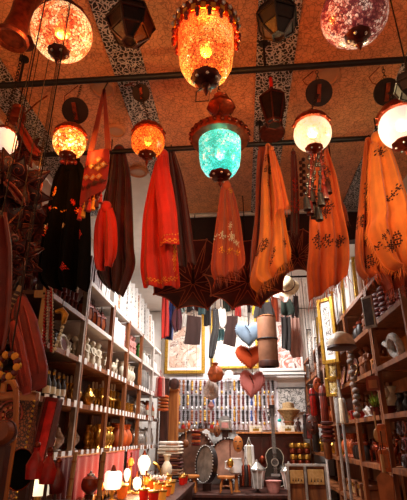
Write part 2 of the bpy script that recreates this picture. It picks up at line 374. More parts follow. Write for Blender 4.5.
# ------------------------------------------------------------------ lamps
def chain_mb(a, b, r=.011):
    a, b = Vector(a), Vector(b); L = (b-a).length; n = max(2, int(L/(r*2.4))); m = MB()
    d = (b-a).normalized(); u = d.cross(Vector((.3, 1, .1))).normalized(); w = d.cross(u)
    for i in range(n):
        c = a+d*(L*(i+.5)/n); s = u if i % 2 else w
        m.tube([c+d*math.cos(2*PI*k/8)*r*1.6+s*math.sin(2*PI*k/8)*r for k in range(8)], r*.28, 4, True)
    return m
ENERGY = 3.3
M_bulb = glow_mat('lit bulb glass', '#ffe2a8', 7.0)
def globe_lamp(label, px, py, Y, rpx, glass, metal, lightcol, energy, squash=(1, 1), canopy=None, hang=None, collar=1.0, cap=.4, finial=1.0, canopy_r=.075, lit=True, group=None, name='globe_lamp', glow=True):
    c = at(px, py, Y); m = mpp(px, py, Y); r = rpx*m*.93
    rz = r*squash[1]
    e = thing(name, label, 'lamp', c)
    P = [(max(.001, math.sin(PI*(.04+.92*i/16))*r), -math.cos(PI*(.04+.92*i/16))*rz) for i in range(17)]
    MB().lathe(P, 36).build('glass_globe', glass, e)
    # collar of pierced copper on the upper shoulder
    k = .80 if collar <= 1 else .99
    if lit: MB().ball((0, 0, rz*.12), r*.27, (1, 1, 1.2), 14).build('bulb', M_bulb, e)
    if collar > 1: P2 = [(r*.84, rz*.5), (r*.98, rz*.56), (r*1.0, rz*.66), (r*.93, rz*.8), (r*.74, rz*1.05), (r*.5, rz*1.22), (r*.4, rz*1.3), (r*.16, rz*1.38), (r*.07, rz*1.42)]
    else: P2 = [(r*k, rz*.60), (r*k*1.04, rz*.68), (r*k*.9, rz*.86), (r*.55, rz*1.02), (r*.30, rz*1.16), (r*.16, rz*1.34), (r*.07, rz*1.42)]
    MB().lathe(P2, 28, flute=.03, nfl=14, cap=False).build('collar', metal, e)
    q = MB()
    for i in range(14):
        a = 2*PI*i/14; q.ball((r*k*1.02*math.cos(a), r*k*1.02*math.sin(a), rz*.56), r*.07, n=6)
    q.build('collar_beads', metal, e)
    # bottom cap and finial
    cp = MB().lathe([(r*cap, -rz*.86), (r*cap*1.06, -rz*.93), (r*cap*.8, -rz*1.05), (r*.16, -rz*1.12), (r*.10, -rz*1.16)], 20, flute=.05, nfl=8).build('bottom_cap', metal, e)
    MB().lathe([(r*.09, -rz*1.15), (r*.15, -rz*(1.15+.06*finial)), (r*.06, -rz*(1.15+.14*finial)), (r*.10, -rz*(1.15+.22*finial)), (r*.02, -rz*(1.15+.45*finial))], 12).build('finial', metal, cp)
    for i in range(5):
        a = 2*PI*i/5+.4; MB().ball((r*cap*.72*math.cos(a), r*cap*.72*math.sin(a), -rz*1.05), r*.055, n=6).build('stud', M_silver, cp)
    top = Vector((0, 0, rz*1.42))
    if canopy:
        cc = at(*canopy, Y+.05)-c
        cn = cc.normalized()
    else:
        cc = Vector((0, 0, (ZC-.03)-c.z)); cn = Vector((0, 0, 1))
    if canopy:   # round ceiling plate dangling on its own cable
        M_ = Matrix.Translation(cc) @ Matrix.Rotation(math.radians(-42), 4, 'X') @ Matrix.Rotation(math.radians(rnd.uniform(-15, 15)), 4, 'Y')
        MB().lathe([(canopy_r, 0), (canopy_r, .014), (canopy_r*.9, .022), (canopy_r*.2, .03), (.01, .04)], 24, M=M_).build('canopy', M_iron, e)
        MB().box((0, 0, -.006), (canopy_r*.28, canopy_r*1.3, .008), M=M_).build('bracket', metal, e)
        chain_mb(top, cc, .008).build('chain', M_iron, e)
        h = Vector((c.x+cc.x, RAIL1[0], RAIL1[1]-.04)) if hang is None else Vector(hang)
        chain_mb(cc+Vector((0, 0, .03)), h-c, .008).build('hanging_chain', M_iron, e)
        mid = (cc+(h-c))/2
        MB().tube([cc+Vector((.01, 0, .03)), cc+Vector((-.07, 0, .07)), mid+Vector((-.085, 0, .02)), (h-c)+Vector((-.02, 0, .0))], .0035, 5).build('cable', M_copper, e)
    else:
        chain_mb(top, cc, .009).build('hanging_chain', M_iron, e)
        MB().lathe([(.012, cc.z-.02), (.06, cc.z), (.062, cc.z+.02)], 18).build('canopy', M_copperd, e)
    if glow:
        light('lamp_bulb', (0, 0, -rz*.5), energy*ENERGY, lightcol, r*.25, e)
    return e, c, r, rz
warm = (1, .62, .31); warmw = (1, .78, .52)
G_red = mosaic_mat('red and cream mosaic glass', [(0, (.3, .02, .005)), (.3, (.7, .08, .02)), (.46, (.95, .35, .1)), (.6, (1, .72, .34)), (1, (1, .86, .52))], 1.0, 95, .22, (.3, .04, .015), .07, blotch=9)
G_amber = mosaic_mat('amber mosaic glass', [(0, (.8, .16, .02)), (.35, (.95, .38, .04)), (.6, (1, .6, .1)), (.85, (1, .8, .35)), (1, (1, .85, .5))], 1.5, 75, .3, (.25, .03, .005), .08)
G_amberb = mosaic_mat('amber crackle glass', [(0, (.4, .03, .008)), (.32, (.72, .12, .02)), (.5, (.95, .3, .04)), (.66, (1, .52, .1)), (1, (1, .75, .3))], 1.05, 110, .25, (.22, .03, .005), .09, blotch=7)
G_orange = mosaic_mat('orange ribbed glass', [(0, (.75, .07, .01)), (.4, (.95, .17, .02)), (.7, (1, .3, .03)), (1, (1, .6, .12))], .75, 70, .25, (.35, .04, .005), .1, blotch=6)
G_cream = mosaic_mat('cream patterned glass', [(0, (.5, .15, .02)), (.16, (.8, .42, .06)), (.27, (.95, .76, .42)), (.45, (1, .9, .66)), (1, (1, .93, .76))], .62, 70, .25, (.9, .72, .4), .03, blotch=9)
G_white = mosaic_mat('white glass with yellow sprigs', [(0, (.75, .35, .02)), (.08, (.9, .6, .1)), (.14, (.95, .93, .85)), (1, (1, .96, .86))], .6, 60, .15, (.9, .88, .8), .02, blotch=7)
G_plain = glow_mat('plain white glass', '#f1ece2', .55)
G_plum = mosaic_mat('plum and white mosaic glass', [(0, (.04, .01, .02)), (.35, (.2, .03, .04)), (.48, (.5, .16, .13)), (.58, (.85, .6, .52)), (1, (1, .92, .88))], .3, 90, .08, (.1, .02, .02), .07, blotch=11)
G_teal = mosaic_mat('turquoise mosaic glass', [(0, (.01, .26, .22)), (.3, (.03, .55, .5)), (.5, (.05, .8, .76)), (.72, (.3, .95, .92)), (1, (.8, 1, .98))], 1.05, 85, .15, (.03, .28, .22), .07, blotch=8)
globe_lamp('large red and cream mosaic globe lamp hanging at the upper left, brightest of the globes', 62, 33, 1.25, 32, G_red, M_copperd, warmw, 16, squash=(1, .92), cap=.34, finial=.8)
globe_lamp('plum, white and red mosaic globe lamp hanging at the upper right, unlit', 354, 16, 1.35, 35, G_plum, M_copperd, warmw, 5, squash=(1, .9), cap=.36, finial=.9, lit=False)
globe_lamp('amber mosaic globe lamp glowing above the black embroidered caftan', 69.5, 143, 1.9, 17.5, G_amber, M_copper, warm, 15, canopy=(75, 111), cap=.5, collar=1.1)
globe_lamp('orange ribbed glass globe lamp hanging above the bright red jacket', 148, 142, 2.05, 18, G_orange, M_copper, warm, 8, canopy=(141, 93), collar=1.1, cap=.5, canopy_r=.055, finial=1.3)
globe_lamp('cream patterned globe lamp with key chains dangling under it', 312.5, 134, 1.95, 20, G_cream, M_copper, warmw, 14, canopy=(319, 93), cap=.45, collar=1.1)
globe_lamp('white globe lamp with yellow sprigs at the right edge under a copper collar', 402, 127, 1.95, 24, G_white, M_copper, warmw, 14, canopy=(387, 92), cap=.55, collar=1.1)
globe_lamp('plain white globe lamp at the left edge beside the star lanterns', 3, 141, 1.85, 15, G_plain, M_copper, warmw, 3, cap=.3, lit=False)
# big amber cylinder lamp with a jewelled crown
def bell_lamp(label, px, ytop, ybot, Y, wpx, glass, rimk, lightcol, energy, top=None, drops=False, name='bell_lamp'):
    c = at(px, (ytop+ybot)/2, Y); m = mpp(px, (ytop+ybot)/2, Y); r = wpx*m/2
    t_ = at(px, ytop, Y); b_ = at(px, ybot, Y); h = (t_.z-b_.z)*.60
    e = thing(name, label, 'lamp', c)
    z0, z1 = -h*.5, h*.5
    MB().lathe([(r*.10, z0), (r*.45, z0+h*.03), (r*.74, z0+h*.13), (r*.9, z0+h*.28), (r*.97, z0+h*.5), (r, z1)], 36).build('glass_bell', glass, e)
    R = r*rimk
    rim = MB().lathe([(r*.99, z1-.02), (R*.98, z1-.012), (R, z1+.0), (R*1.01, z1+.035), (R*.9, z1+.05), (R*.6, z1+.085), (R*.3, z1+.12), (R*.14, z1+.17), (R*.05, z1+.2)], 40, flute=.012, nfl=20).build('crown_rim', M_copper, e)
    n = 26
    for i in range(n):
        a = 2*PI*i/n; MB().ball((R*1.02*math.cos(a), R*1.02*math.sin(a), z1+.018), R*.075, (1, 1, 1.25), n=6).build('stud', M_silver if drops else M_copperd, rim)
    if drops:
        for i in range(18):
            a = 2*PI*i/18; x, y = R*1.0*math.cos(a), R*1.0*math.sin(a)
            d = MB(); d.tube([(x, y, z1), (x, y, z1-.03)], .0015, 4); d.ball((x, y, z1-.042), .012, (1, 1, 1.4), 8); d.ball((x, y, z1-.066), .009, (1, 1, 1.3), 6)
            d.build('bead_drop', M_dred, rim)
        q = MB()
        for i in range(22):
            a = 2*PI*(i+.5)/22; q.box((R*1.0*math.cos(a), R*1.0*math.sin(a), z1-.02), (.006, .02, .035), rz=a)
        q.build('pierced_skirt', M_gold, rim)
    cp = MB().lathe([(r*.52, z0+h*.05), (r*.46, z0-h*.01), (r*.3, z0-h*.05), (r*.12, z0-h*.08)], 22, flute=.05, nfl=8).build('bottom_cap', M_copperd, e)
    MB().lathe([(r*.12, z0-h*.07), (r*.16, z0-h*.11), (r*.06, z0-h*.15), (r*.10, z0-h*.2), (r*.015, z0-h*.29)], 12).build('finial', M_copperd, cp)
    for i in range(7):
        a = 2*PI*i/7+.4; MB().ball((r*.42*math.cos(a), r*.42*math.sin(a), z0-h*.025), r*.06, n=6).build('stud', M_silver, cp)
    if top:
        tp = at(*top, Y)-c
        tc = MB().lathe([(.02, tp.z-.03), (.05, tp.z-.025), (.085, tp.z), (.08, tp.z+.02), (.035, tp.z+.045), (.03, tp.z+.07), (.045, tp.z+.085), (.012, tp.z+.11)], 20, (tp.x, tp.y, 0), flute=.04, nfl=8).build('canopy', M_copper, e)
        for i in range(3):
            a = 2*PI*i/3+.5
            MB().tube([(R*.88*math.cos(a), R*.88*math.sin(a), z1+.05), (tp.x+.05*math.cos(a), tp.y+.05*math.sin(a), tp.z)], .003, 5).build('suspension_wire', M_iron, e)
        zt = tp.z+.1
    else:
        zt = z1+.19
        MB().tube([(r*.05, -r*.2, z0-h*.15), (-r*.30, -r*.3, z0-h*.33), (-r*.32, -r*.3, z0-h*.5), (r*.1, -r*.3, z0-h*.5), (r*.15, -r*.25, z0-h*.3)], .0025, 5).build('pull_wire', M_iron, e)
    chain_mb((0, 0, zt), (0, 0, ZC-c.z-.01), .009).build('hanging_chain', M_iron, e)
    MB().ball((0, 0, z0+h*.62), r*.24, (1, 1, 1.5), 14).build('bulb', M_bulb, e)
    light('lamp_bulb', (0, 0, z0+h*.3), energy*ENERGY, lightcol, r*.28, e)
    return e
bell_lamp('large amber crackle glass bell lamp under a jewelled crown, top centre', 206, 14, 96, 1.4, 57, G_amberb, 1.17, warm, 34, drops=True)
bell_lamp('turquoise mosaic bell lamp hanging below a wide copper rim', 220, 127, 188, 2.1, 43, G_teal, 1.36, (.55, 1, .9), 9, top=(221, 108))
# dark unlit lanterns
def facet_lantern(label, px, py, Y, r, n, rows, frame, glass, name='faceted_lantern', strap=None, zk=1):
    c = at(px, py, Y); e = thing(name, label, 'lantern', c)
    vs = []; 
    MB().lathe([(a*r*.96, z*r*zk) for a, z in rows], n, M=Matrix.Rotation(PI/n*.7, 4, 'Z')).build('panels', glass, e, angle=5)
    q = MB(); M_ = Matrix.Rotation(PI/n*.7, 4, 'Z')
    for i in range(n):
        a = 2*PI*i/n
        q.tube([(k*r*math.cos(a), k*r*math.sin(a), z*r*zk) for k, z in rows], r*.055, 5, M=M_)
    for k, z in rows:
        if k > .05: q.tube([(k*r*math.cos(2*PI*i/n), k*r*math.sin(2*PI*i/n), z*r*zk) for i in range(n)], r*.055, 5, True, M=M_)
    q.build('frame', frame, e)
    zt = rows[-1][1]*r*zk
    MB().lathe([(r*.2, zt-.01), (r*.22, zt+.01), (r*.1, zt+.04), (.006, zt+.06)], 12).build('cap', frame, e)
    MB().tube([(0, 0, zt+.04), (0, 0, (strap if strap else ZC)-c.z)], .0035 if not strap else .012, 6).build('hanging_cord', M_iron if not strap else M_red, e)
    return e
G_smoke = mat('smoky amber glass', '#170a05', .55, 0, var=.5, scale=30)
G_smoke.node_tree.nodes['Principled BSDF'].inputs['Specular IOR Level'].default_value = .15
G_smoke2 = mat('smoky dark glass', '#110a08', .6, 0, var=.5, scale=30)
ic = [(.3, -1.0), (.78, -.55), (1, .05), (.8, .6), (.3, .95)]
facet_lantern('dark brown faceted lantern hanging between the red globe and the amber crown lamp', 131, 24, 1.35, .105, 6, ic, M_iron, G_smoke)
facet_lantern('black faceted lantern hanging at the top right of the amber crown lamp', 277, 20, 1.4, .095, 6, ic, M_black, G_smoke2)
hx = [(.25, -1.55), (.78, -1.4), (.7, -1.25), (1, 1.0), (.75, 1.25), (.3, 1.5), (.2, 1.75)]
facet_lantern('dark red tapered hexagonal lantern hanging by a red strap from the near rail', 273, 108, 2.05, .082, 6, [(.45, -1.5), (.62, -1.35), (.55, -1.2), (1, .75), (.7, 1.15), (.3, 1.4)], M_copperd, G_smoke, 'hexagonal_lantern', strap=3.58)
facet_lantern('black faceted lantern hanging at the right edge above the sprigged globe', 411, 86, 1.55, .072, 6, ic, M_black, G_smoke2)
# copper dish shade under the tapered lantern
c = at(272, 133, 2.35); e = thing('pendant_shade', 'small dark copper pendant dish hanging above the gold orange scarf', 'lamp', c)
MB().lathe([(.075, -.02), (.085, 0), (.08, .02), (.04, .04), (.015, .06)], 24).build('dish_shade', M_copperd, e)
MB().tube([(0, 0, .05), (0, 0, ZC-c.z)], .004, 5).build('hanging_cord', M_iron, e)
# copper cone lamp, upper left corner
c = at(12, 38, 1.3); e = thing('cone_lamp', 'copper cone pendant lamp in the upper left corner, open mouth down', 'lamp', c)
T = Matrix.Rotation(.12, 4, 'Y')
MB().lathe([(.062, -.005), (.06, .0), (.05, .05), (.043, .12), (.047, .2), (.06, .28), (.02, .31)], 24, M=T).build('cone_shade', M_copper, e)
MB().lathe([(.05, -.008), (.066, -.016), (.072, -.002), (.066, .012), (.05, .0), (.05, -.008)], 24, M=T, cap=False).build('mouth_ring', M_copper, e)
MB().lathe([(.001, .004), (.048, .004), (.049, .008)], 24, M=T).build('inner_bowl', M_black, e)
MB().tube([(.03, 0, .3), (.03, 0, ZC-c.z)], .005, 6).build('hanging_cord', M_iron, e)
# ------------------------------------------------------------------ hanging cloth
def crom(p0, p1, p2, p3, t):
    return p1+.5*t*((p2-p0)+t*(2*p0-5*p1+4*p2-p3+t*(3*(p1-p2)+p3-p0)))
def cloth_fn(rows, Y, amp=.03, n=3, ph=0.0, tilt=0.0, lean=0.0):
    L = [(at(a, b, Y), at(c, d, Y)) for a, b, c, d in rows]; k = len(L)-1
    def S(u, v):
        x = min(max(v, 0), .99999)*k; i = int(x); t = x-i
        g = lambda j: L[min(max(j, 0), k)]
        l = crom(g(i-1)[0], g(i)[0], g(i+1)[0], g(i+2)[0], t); r = crom(g(i-1)[1], g(i)[1], g(i+1)[1], g(i+2)[1], t)
        p = l.lerp(r, u); w = (r-l).length
        f = amp*(.35+.65*v)*(math.sin(2*PI*n*u+ph+1.3*v)+.35*math.sin(2*PI*n*2.3*u+ph*2-2*v))
        return Vector((p.x, p.y+f+tilt*(u-.5)+lean*v, p.z))
    return S
def inv(S, px, py):
    best = None
    for i in range(25):
        for j in range(41):
            q = proj(S(i/24, j/40)); d = (q[0]-px)**2+(q[1]-py)**2
            if best is None or d < best[0]: best = (d, i/24, j/40)
    return best[1], best[2]
MOTIF = {
 'star': ["...#...", ".#.#.#.", "..###..", "#######", "..###..", ".#.#.#.", "...#..."],
 'bloom': ["..#.#..", ".#####.", "##.#.##", ".#####.", "##.#.##", ".#####.", "..#.#.."],
 'band': ["#...#...#...#...#", ".#.###.#.#.###.#.", "..##.##...##.##..", ".#.###.#.#.###.#.", "#...#...#...#...#"],
 'vine': ["..#.....#.....#..", ".##.#..##.#..##.#", "#.###.#.###.#.###", "..#.....#.....#..", ".#.#...#.#...#.#."],
 'diam': ["...#...", "..#.#..", ".#.#.#.", "#.###.#", ".#.#.#.", "..#.#..", "...#..."],
 'dash': ["#.#.#.#.#.#.#.#.#.#"],
 'stem': ["..#..", "#.#.#", ".###.", "..#..", "#.#.#", ".###.", "..#..", "#.#.#", ".###.", "..#.."],
 'chain': [".##..##..##..##..##", "#..##..##..##..##..", ".##..##..##..##..##"],
}
def stitch(mb, S, px, py, kind, cell, rot=0.0):
    u, v = inv(S, px, py); e = 1e-3
    p = S(u, v); du = (S(min(1, u+.02), v)-S(max(0, u-.02), v)); dv = (S(u, min(1, v+.02))-S(u, max(0, v-.02)))
    lu, lv = du.length/.04, dv.length/.04
    pat = MOTIF[kind]; H = len(pat); W = len(pat[0])
    for j, row in enumerate(pat):
        for i, ch in enumerate(row):
            if ch != '#': continue
            a, b = (i-(W-1)/2)*cell, (j-(H-1)/2)*cell
            a, b = a*math.cos(rot)-b*math.sin(rot), a*math.sin(rot)+b*math.cos(rot)
            uu, vv = u+a/max(lu, .02), v+b/max(lv, .02)
            if not (.01 < uu < .99 and .005 < vv < .995): continue
            k = .58*cell; vs = []
            for x, y in ((-k, 0), (0, -k), (k, 0), (0, k)):
                q = S(uu+x/max(lu, .02), vv+y/max(lv, .02)); vs.append((q.x, q.y-.005, q.z))
            b0 = len(mb.v); mb.add(vs, [(0, 1, 2, 3)])
def fringe_mb(S, n, length, side='bottom', w=.5):
    m = MB()
    for i in range(n):
        u = (i+.5)/n
        if side == 'bottom': p, q = S(u-.5*w/n, .999), S(u+.5*w/n, .999); s = i
        else: p, q = S(1 if side == 'right' else 0, u-.5*w/n), S(1 if side == 'right' else 0, u+.5*w/n)
        l = length*rnd.uniform(.7, 1.15); dx = rnd.uniform(-.3, .3)*length
        d = Vector((dx, rnd.uniform(-.2, .2)*length, -l)) if side == 'bottom' else Vector(((.55 if side == 'right' else -.55)*l*rnd.uniform(.6, 1.1), 0, -.8*l))
        m.add([p, q, q+d*.6, (p+q)/2+d, p+d*.6], [(0, 1, 2, 3, 4)])
    return m
def scarf(label, rows, Y, m, stitches=(), fr=None, amp=.025, n=3, ph=0.0, tilt=0, fringe_m=None, knot=True, name='embroidered_scarf', cat='scarf', part='cloth', group=None, lean=0, z_rail=None, nu=40, nv=48, solid=.004, edge=None):
    S = cloth_fn(rows, Y, amp*(1.45 if knot is True else 1), n, ph, tilt, lean)
    top = (S(0, 0)+S(1, 0))/2
    e = thing(name, label, cat, top, group=group)
    bw(MB().surf(S, nu, nv), part, m, e, solid=solid)
    for px, py, kind, cell, mm, rot in stitches:
        q = MB(); stitch(q, S, px, py, kind, cell*(1.25 if name == 'black_caftan' else 1.05), rot)
        if q.v: bw(q, 'embroidery', mm, e, solid=.002)
    if edge:
        em, er = edge
        q = MB(); q.tube([S(1-i/30, .985)+Vector((0, -.004, 0)) for i in range(31)], er, 5); bw(q, 'hem', em, e)
    if fr:
        cnt, ln, sides = fr
        for sd in sides: bw(fringe_mb(S, int(cnt*1.4) if sd == 'bottom' else int(cnt*1.5), ln*1.75 if sd == 'bottom' else ln*.9, sd), 'fringe', fringe_m or m, e)
    if knot:
        zr = z_rail if z_rail else 3.6; q = MB()
        q.ball(top+Vector((0, 0, .012)), .012 if knot == 'small' else max(.02, (S(1, 0)-S(0, 0)).length*.45), (1, .8, 1.1), 10)
        bw(q, 'knot', m, e)
        bw(MB().tube([top+Vector((0, 0, .02)), Vector((top.x, Y, max(zr, top.z+.05)))], .005, 5), 'hanging_loop', M_iron, e)
    return e, S
C_rust = cloth_mat('rust wool', '#b84a22'); C_or = cloth_mat('gold orange wool', '#e07a28'); C_or2 = cloth_mat('orange wool', '#dd6420')
C_or3 = cloth_mat('bright orange wool', '#ea7a28'); C_red = cloth_mat('bright red cotton', '#c4220f'); C_mar = cloth_mat('maroon velvet', '#4c0607', var=.6, trans=.05)
C_dkr = cloth_mat('dark red velvet', '#6a130d', var=.35); C_blk = mat('black cotton', '#040202', 1.0, var=.3, bump=.05); C_blk.node_tree.nodes['Principled BSDF'].inputs['Specular IOR Level'].default_value = .1; C_brn = cloth_mat('brown red wool', '#5a170e', var=.3)
C_dor = cloth_mat('deep orange wool', '#a23c14')
# rust scarf, centre
scarf('rust scarf with a pale floral band hanging under the turquoise lamp',
  [(221, 187, 232, 187), (217, 215, 239, 214), (213, 245, 243, 243), (211, 268, 245, 262), (214, 279, 243, 268)], 2.75, C_rust,
  [(222, 236, 'vine', .011, M_threadw, .12), (234, 241, 'band', .010, M_threadw, .3), (230, 226, 'star', .009, M_threadw, 0), (229, 252, 'vine', .009, M_thread, .2), (233, 190, 'star', .008, M_thread, 0)],
  (34, .05, ('bottom',)), amp=.02, n=2.5, ph=.4)
# gold orange scarf with a second fold
scarf('gold orange fringed scarf with star stitching, knotted in a peak right of centre',
  [(266, 146, 270, 146), (262, 175, 278, 172), (261, 205, 283, 200), (259, 240, 287, 228), (250, 279, 291, 248), (257, 291, 291, 257)], 2.68, C_or,
  [(269, 160, 'star', .010, M_threadk, 0), (269, 172, 'bloom', .010, M_threadk, 0), (268, 184, 'star', .010, M_threadk, 0), (263, 246, 'bloom', .014, M_threadk, .2), (272, 256, 'stem', .012, M_threadk, .6), (284, 244, 'star', .010, M_threadk, .2)],
  (40, .045, ('bottom',)), amp=.03, n=2, ph=1.1)
scarf('orange fringed shawl end draped in front of the gold orange peaked scarf',
  [(269, 150, 274, 150), (272, 175, 281, 172), (275, 200, 286, 193), (274, 213, 289, 206)], 2.60, C_or2,
  [], (22, .045, ('bottom', )), amp=.012, n=1.5, ph=0)
scarf('brown orange scarf half hidden at the left side of the gold orange peaked scarf',
  [(258, 150, 266, 148), (256, 180, 266, 180), (255, 215, 264, 215), (251, 250, 263, 255), (250, 280, 262, 287)], 2.80, C_dor, [], (20, .04, ('bottom',)), amp=.02, n=1.5, ph=2)
# narrow red scarf with beaded edge
scarf('narrow red scarf with a beaded edge hanging left of the key chain bundle',
  [(291, 154, 296, 154), (291, 180, 298, 180), (291, 210, 299, 210), (290, 232, 299, 236)], 2.85, C_dkr, [(295, 185, 'stem', .012, M_threadr, 0), (295, 205, 'stem', .012, M_threadr, 0)], (12, .05, ('bottom',)), amp=.012, n=1.5)
# orange scarf with dark stitching
ORS = [(318, 150, 327, 149), (313, 185, 336, 178), (310, 218, 341, 208), (309, 250, 347, 238), (307, 272, 348, 260), (309, 302, 346, 277)]
scarf('orange wool scarf with bands of dark stars hanging right of the key chain bundle', ORS, 2.62, C_or2,
  [(328, 172, 'star', .012, M_threadk, 0), (329, 183, 'bloom', .012, M_threadk, 0), (322, 206, 'bloom', .015, M_threadk, .1), (327, 214, 'star', .012, M_threadk, 0), (330, 205, 'stem', .010, M_threadk, .9),
   (316, 240, 'vine', .011, M_threadk, .1), (329, 244, 'vine', .011, M_threadk, .15), (340, 241, 'star', .011, M_threadk, 0), (318, 236, 'star', .010, M_threadk, 0)],
  (46, .05, ('bottom',)), amp=.03, n=2.2, ph=2.2)
scarf('deep orange scarf corner showing behind the lower edge of the star banded scarf',
  [(333, 195, 338, 195), (335, 212, 346, 207), (338, 226, 349, 220)], 2.78, C_dor, [], (16, .03, ('bottom',)), amp=.01, n=1)
# two at the right
scarf('bright orange shawl with cross stitched sprigs hanging at the right edge, front layer',
  [(372, 140, 384, 138), (370, 165, 394, 160), (370, 195, 403, 186), (371, 215, 409, 203), (369, 232, 411, 214), (385, 262, 416, 250), (397, 268, 418, 262)], 2.50, C_or3,
  [(379, 153, 'star', .012, M_threadk, .4), (394, 194, 'stem', .011, M_threadk, 1.1), (398, 240, 'bloom', .014, M_threadk, .3), (392, 247, 'star', .012, M_threadk, .3), (383, 236, 'vine', .008, M_threadk, -.5)],
  (46, .045, ('bottom', 'left')), amp=.03, n=2, ph=.3, tilt=-.05)
scarf('orange shawl with dark cross stitches hanging behind the bright orange right edge shawl',
  [(365, 141, 374, 141), (362, 170, 376, 168), (359, 205, 378, 202), (356, 240, 380, 238), (357, 268, 382, 268), (364, 279, 384, 272)], 2.68, C_or2,
  [(367, 193, 'stem', .012, M_threadk, 0), (367, 207, 'stem', .012, M_threadk, 0), (361, 220, 'bloom', .013, M_threadk, 0), (366, 240, 'star', .012, M_threadk, 0), (370, 262, 'bloom', .013, M_threadk, 0)],
  (30, .045, ('bottom',)), amp=.025, n=2, ph=1.8)
scarf('brown rust shawl hanging lowest at the right edge under the bright orange one',
  [(386, 205, 398, 200), (380, 235, 406, 225), (377, 262, 412, 258), (386, 292, 412, 284)], 2.79, C_rust, [(392, 272, 'bloom', .014, M_threadk, .2)], (30, .04, ('bottom',)), amp=.03, n=2.5, ph=.6, knot=True)
# maroon pair, left of the red jacket
scarf('maroon velvet dress hanging between the tasselled bag and the white wall',
  [(112, 150, 125, 152), (108, 175, 130, 175), (101, 205, 132, 210), (97, 240, 133, 245), (96, 272, 134, 266), (108, 288, 122, 296)], 2.79, C_mar, [], None, amp=.03, n=3, ph=.5, name='velvet_dress', cat='dress')
scarf('bright red blouse hanging in front of the maroon velvet dress',
  [(99, 209, 112, 207), (95, 225, 116, 222), (94, 245, 117, 242), (95, 262, 116, 256), (98, 272, 113, 264)], 2.58, C_red, [], None, amp=.02, n=2, ph=2.5, name='red_blouse', cat='blouse')
# bright red jacket with embroidered cuff
RJ = [(156, 160, 168, 152), (149, 185, 170, 178), (143, 215, 173, 205), (141, 245, 176, 238), (140, 268, 178, 262), (143, 287, 180, 287)]
e, S = scarf('bright red jacket with an embroidered sleeve cuff and hem', RJ, 2.66, C_red,
  [(168, 241, 'chain', .010, M_thread, 0), (171, 234, 'dash', .008, M_thread, 0), (150, 280, 'chain', .009, M_thread, 0), (163, 281, 'chain', .009, M_thread, 0), (172, 279, 'chain', .009, M_thread, -.3), (175, 262, 'chain', .007, M_thread, -1.4), (174, 252, 'chain', .007, M_thread, -1.4)],
  None, amp=.022, n=2.2, ph=.2, name='red_jacket', cat='jacket')
SL = cloth_fn([(157, 158, 165, 153), (155, 185, 171, 178), (158, 215, 176, 208), (160, 238, 178, 233), (160, 246, 179, 243)], 2.58, .02, 1, 1.2)
bw(MB().surf(SL, 20, 30), 'sleeve', C_red, e, solid=.006)
q = MB(); stitch(q, SL, 169, 241, 'chain', .010); stitch(q, SL, 171, 235, 'dash', .009); bw(q, 'cuff_embroidery', M_thread, e, solid=.002)
scarf('brown red wool cloak hanging behind the right shoulder of the bright red jacket',
  [(168, 150, 174, 150), (169, 180, 183, 178), (172, 215, 189, 212), (174, 245, 193, 243), (175, 268, 196, 262)], 2.80, C_brn, [], None, amp=.025, n=2, ph=.9, name='wool_cloak', cat='cloak')
# black embroidered caftan
CF = [(60, 164, 81, 163), (53, 178, 87, 176), (48, 200, 89, 200), (43, 225, 90, 225), (38, 252, 90, 252), (37, 275, 89, 278), (45, 288, 86, 290)]
e, S = scarf('black caftan with bright embroidered flowers hanging under the amber globe lamp', CF, 2.25, C_blk,
  [(54.5, 192, 'bloom', .0075, M_thread, 0), (54.5, 192, 'star', .006, M_threadr, .4), (46.5, 231, 'diam', .0085, M_threadr, .3), (47.5, 233, 'bloom', .006, M_thread, .2), (48, 229, 'star', .006, M_threadw, 0),
   (53, 209, 'dash', .0075, M_thread, .05), (50, 208, 'star', .004, M_threadr, 0), (80, 212, 'star', .007, M_threadr, 0), (80, 212, 'diam', .005, M_thread, 0), (80, 234, 'diam', .007, M_threadr, 0), (72, 202, 'star', .005, M_threadr, 0), (63, 226, 'star', .004, M_threadw, 0), (64, 265, 'diam', .006, M_threadr, .0)],
  None, amp=.03, n=3, ph=.2, name='black_caftan', cat='caftan')
q = MB()
for k in range(9): q.ball(S(.2+.075*k, .01)+Vector((0, -.03, -.01)), .014, n=7)
bw(q, 'collar_trim', M_dred, e)
# red bag with mirrors and tassels on a long strap
Y = 1.93; BG = [(88, 150, 109, 149), (85, 165, 109, 164), (81, 190, 106, 184), (79, 205, 103, 190)]
S = cloth_fn(BG, Y, .008, 1, 0); S2 = lambda u, v: S(u, v)+Vector((0, .05*math.sin(PI*u)*.8+.004, 0))
p = at(97, 150, Y); e = thing('shoulder_bag', 'red patchwork shoulder bag with mirrors and tassels on a long strap, left of centre', 'bag', p)
C_bag = cloth_mat('red patchwork', '#8a120f', var=.4)
q = MB().surf(S, 20, 24); q.surf(S2, 20, 24); bw(q, 'pouch', C_bag, e)
q = MB(); q2 = MB(); q3 = MB()
for (x, y) in ((98, 160), (98, 168), (104, 164), (92, 166), (87, 178), (93, 177), (99, 176)): stitch(q, S, x, y, 'diam', .0055); stitch(q2, S, x, y, 'star', .003)
for x0, y0 in ((92, 166), (100, 165), (104, 166), (89, 186), (96, 184), (101, 182)): q3 = MB(); stitch(q3, S, x0, y0, 'vine', .0062, -.15); bw(q3, 'patch_stitching', M_threadk, e, solid=.002)
bw(q, 'mirror_embroidery', M_thread, e, solid=.002); bw(q2, 'mirrors', M_silver, e, solid=.003)
apex = at(104, 89, Y)
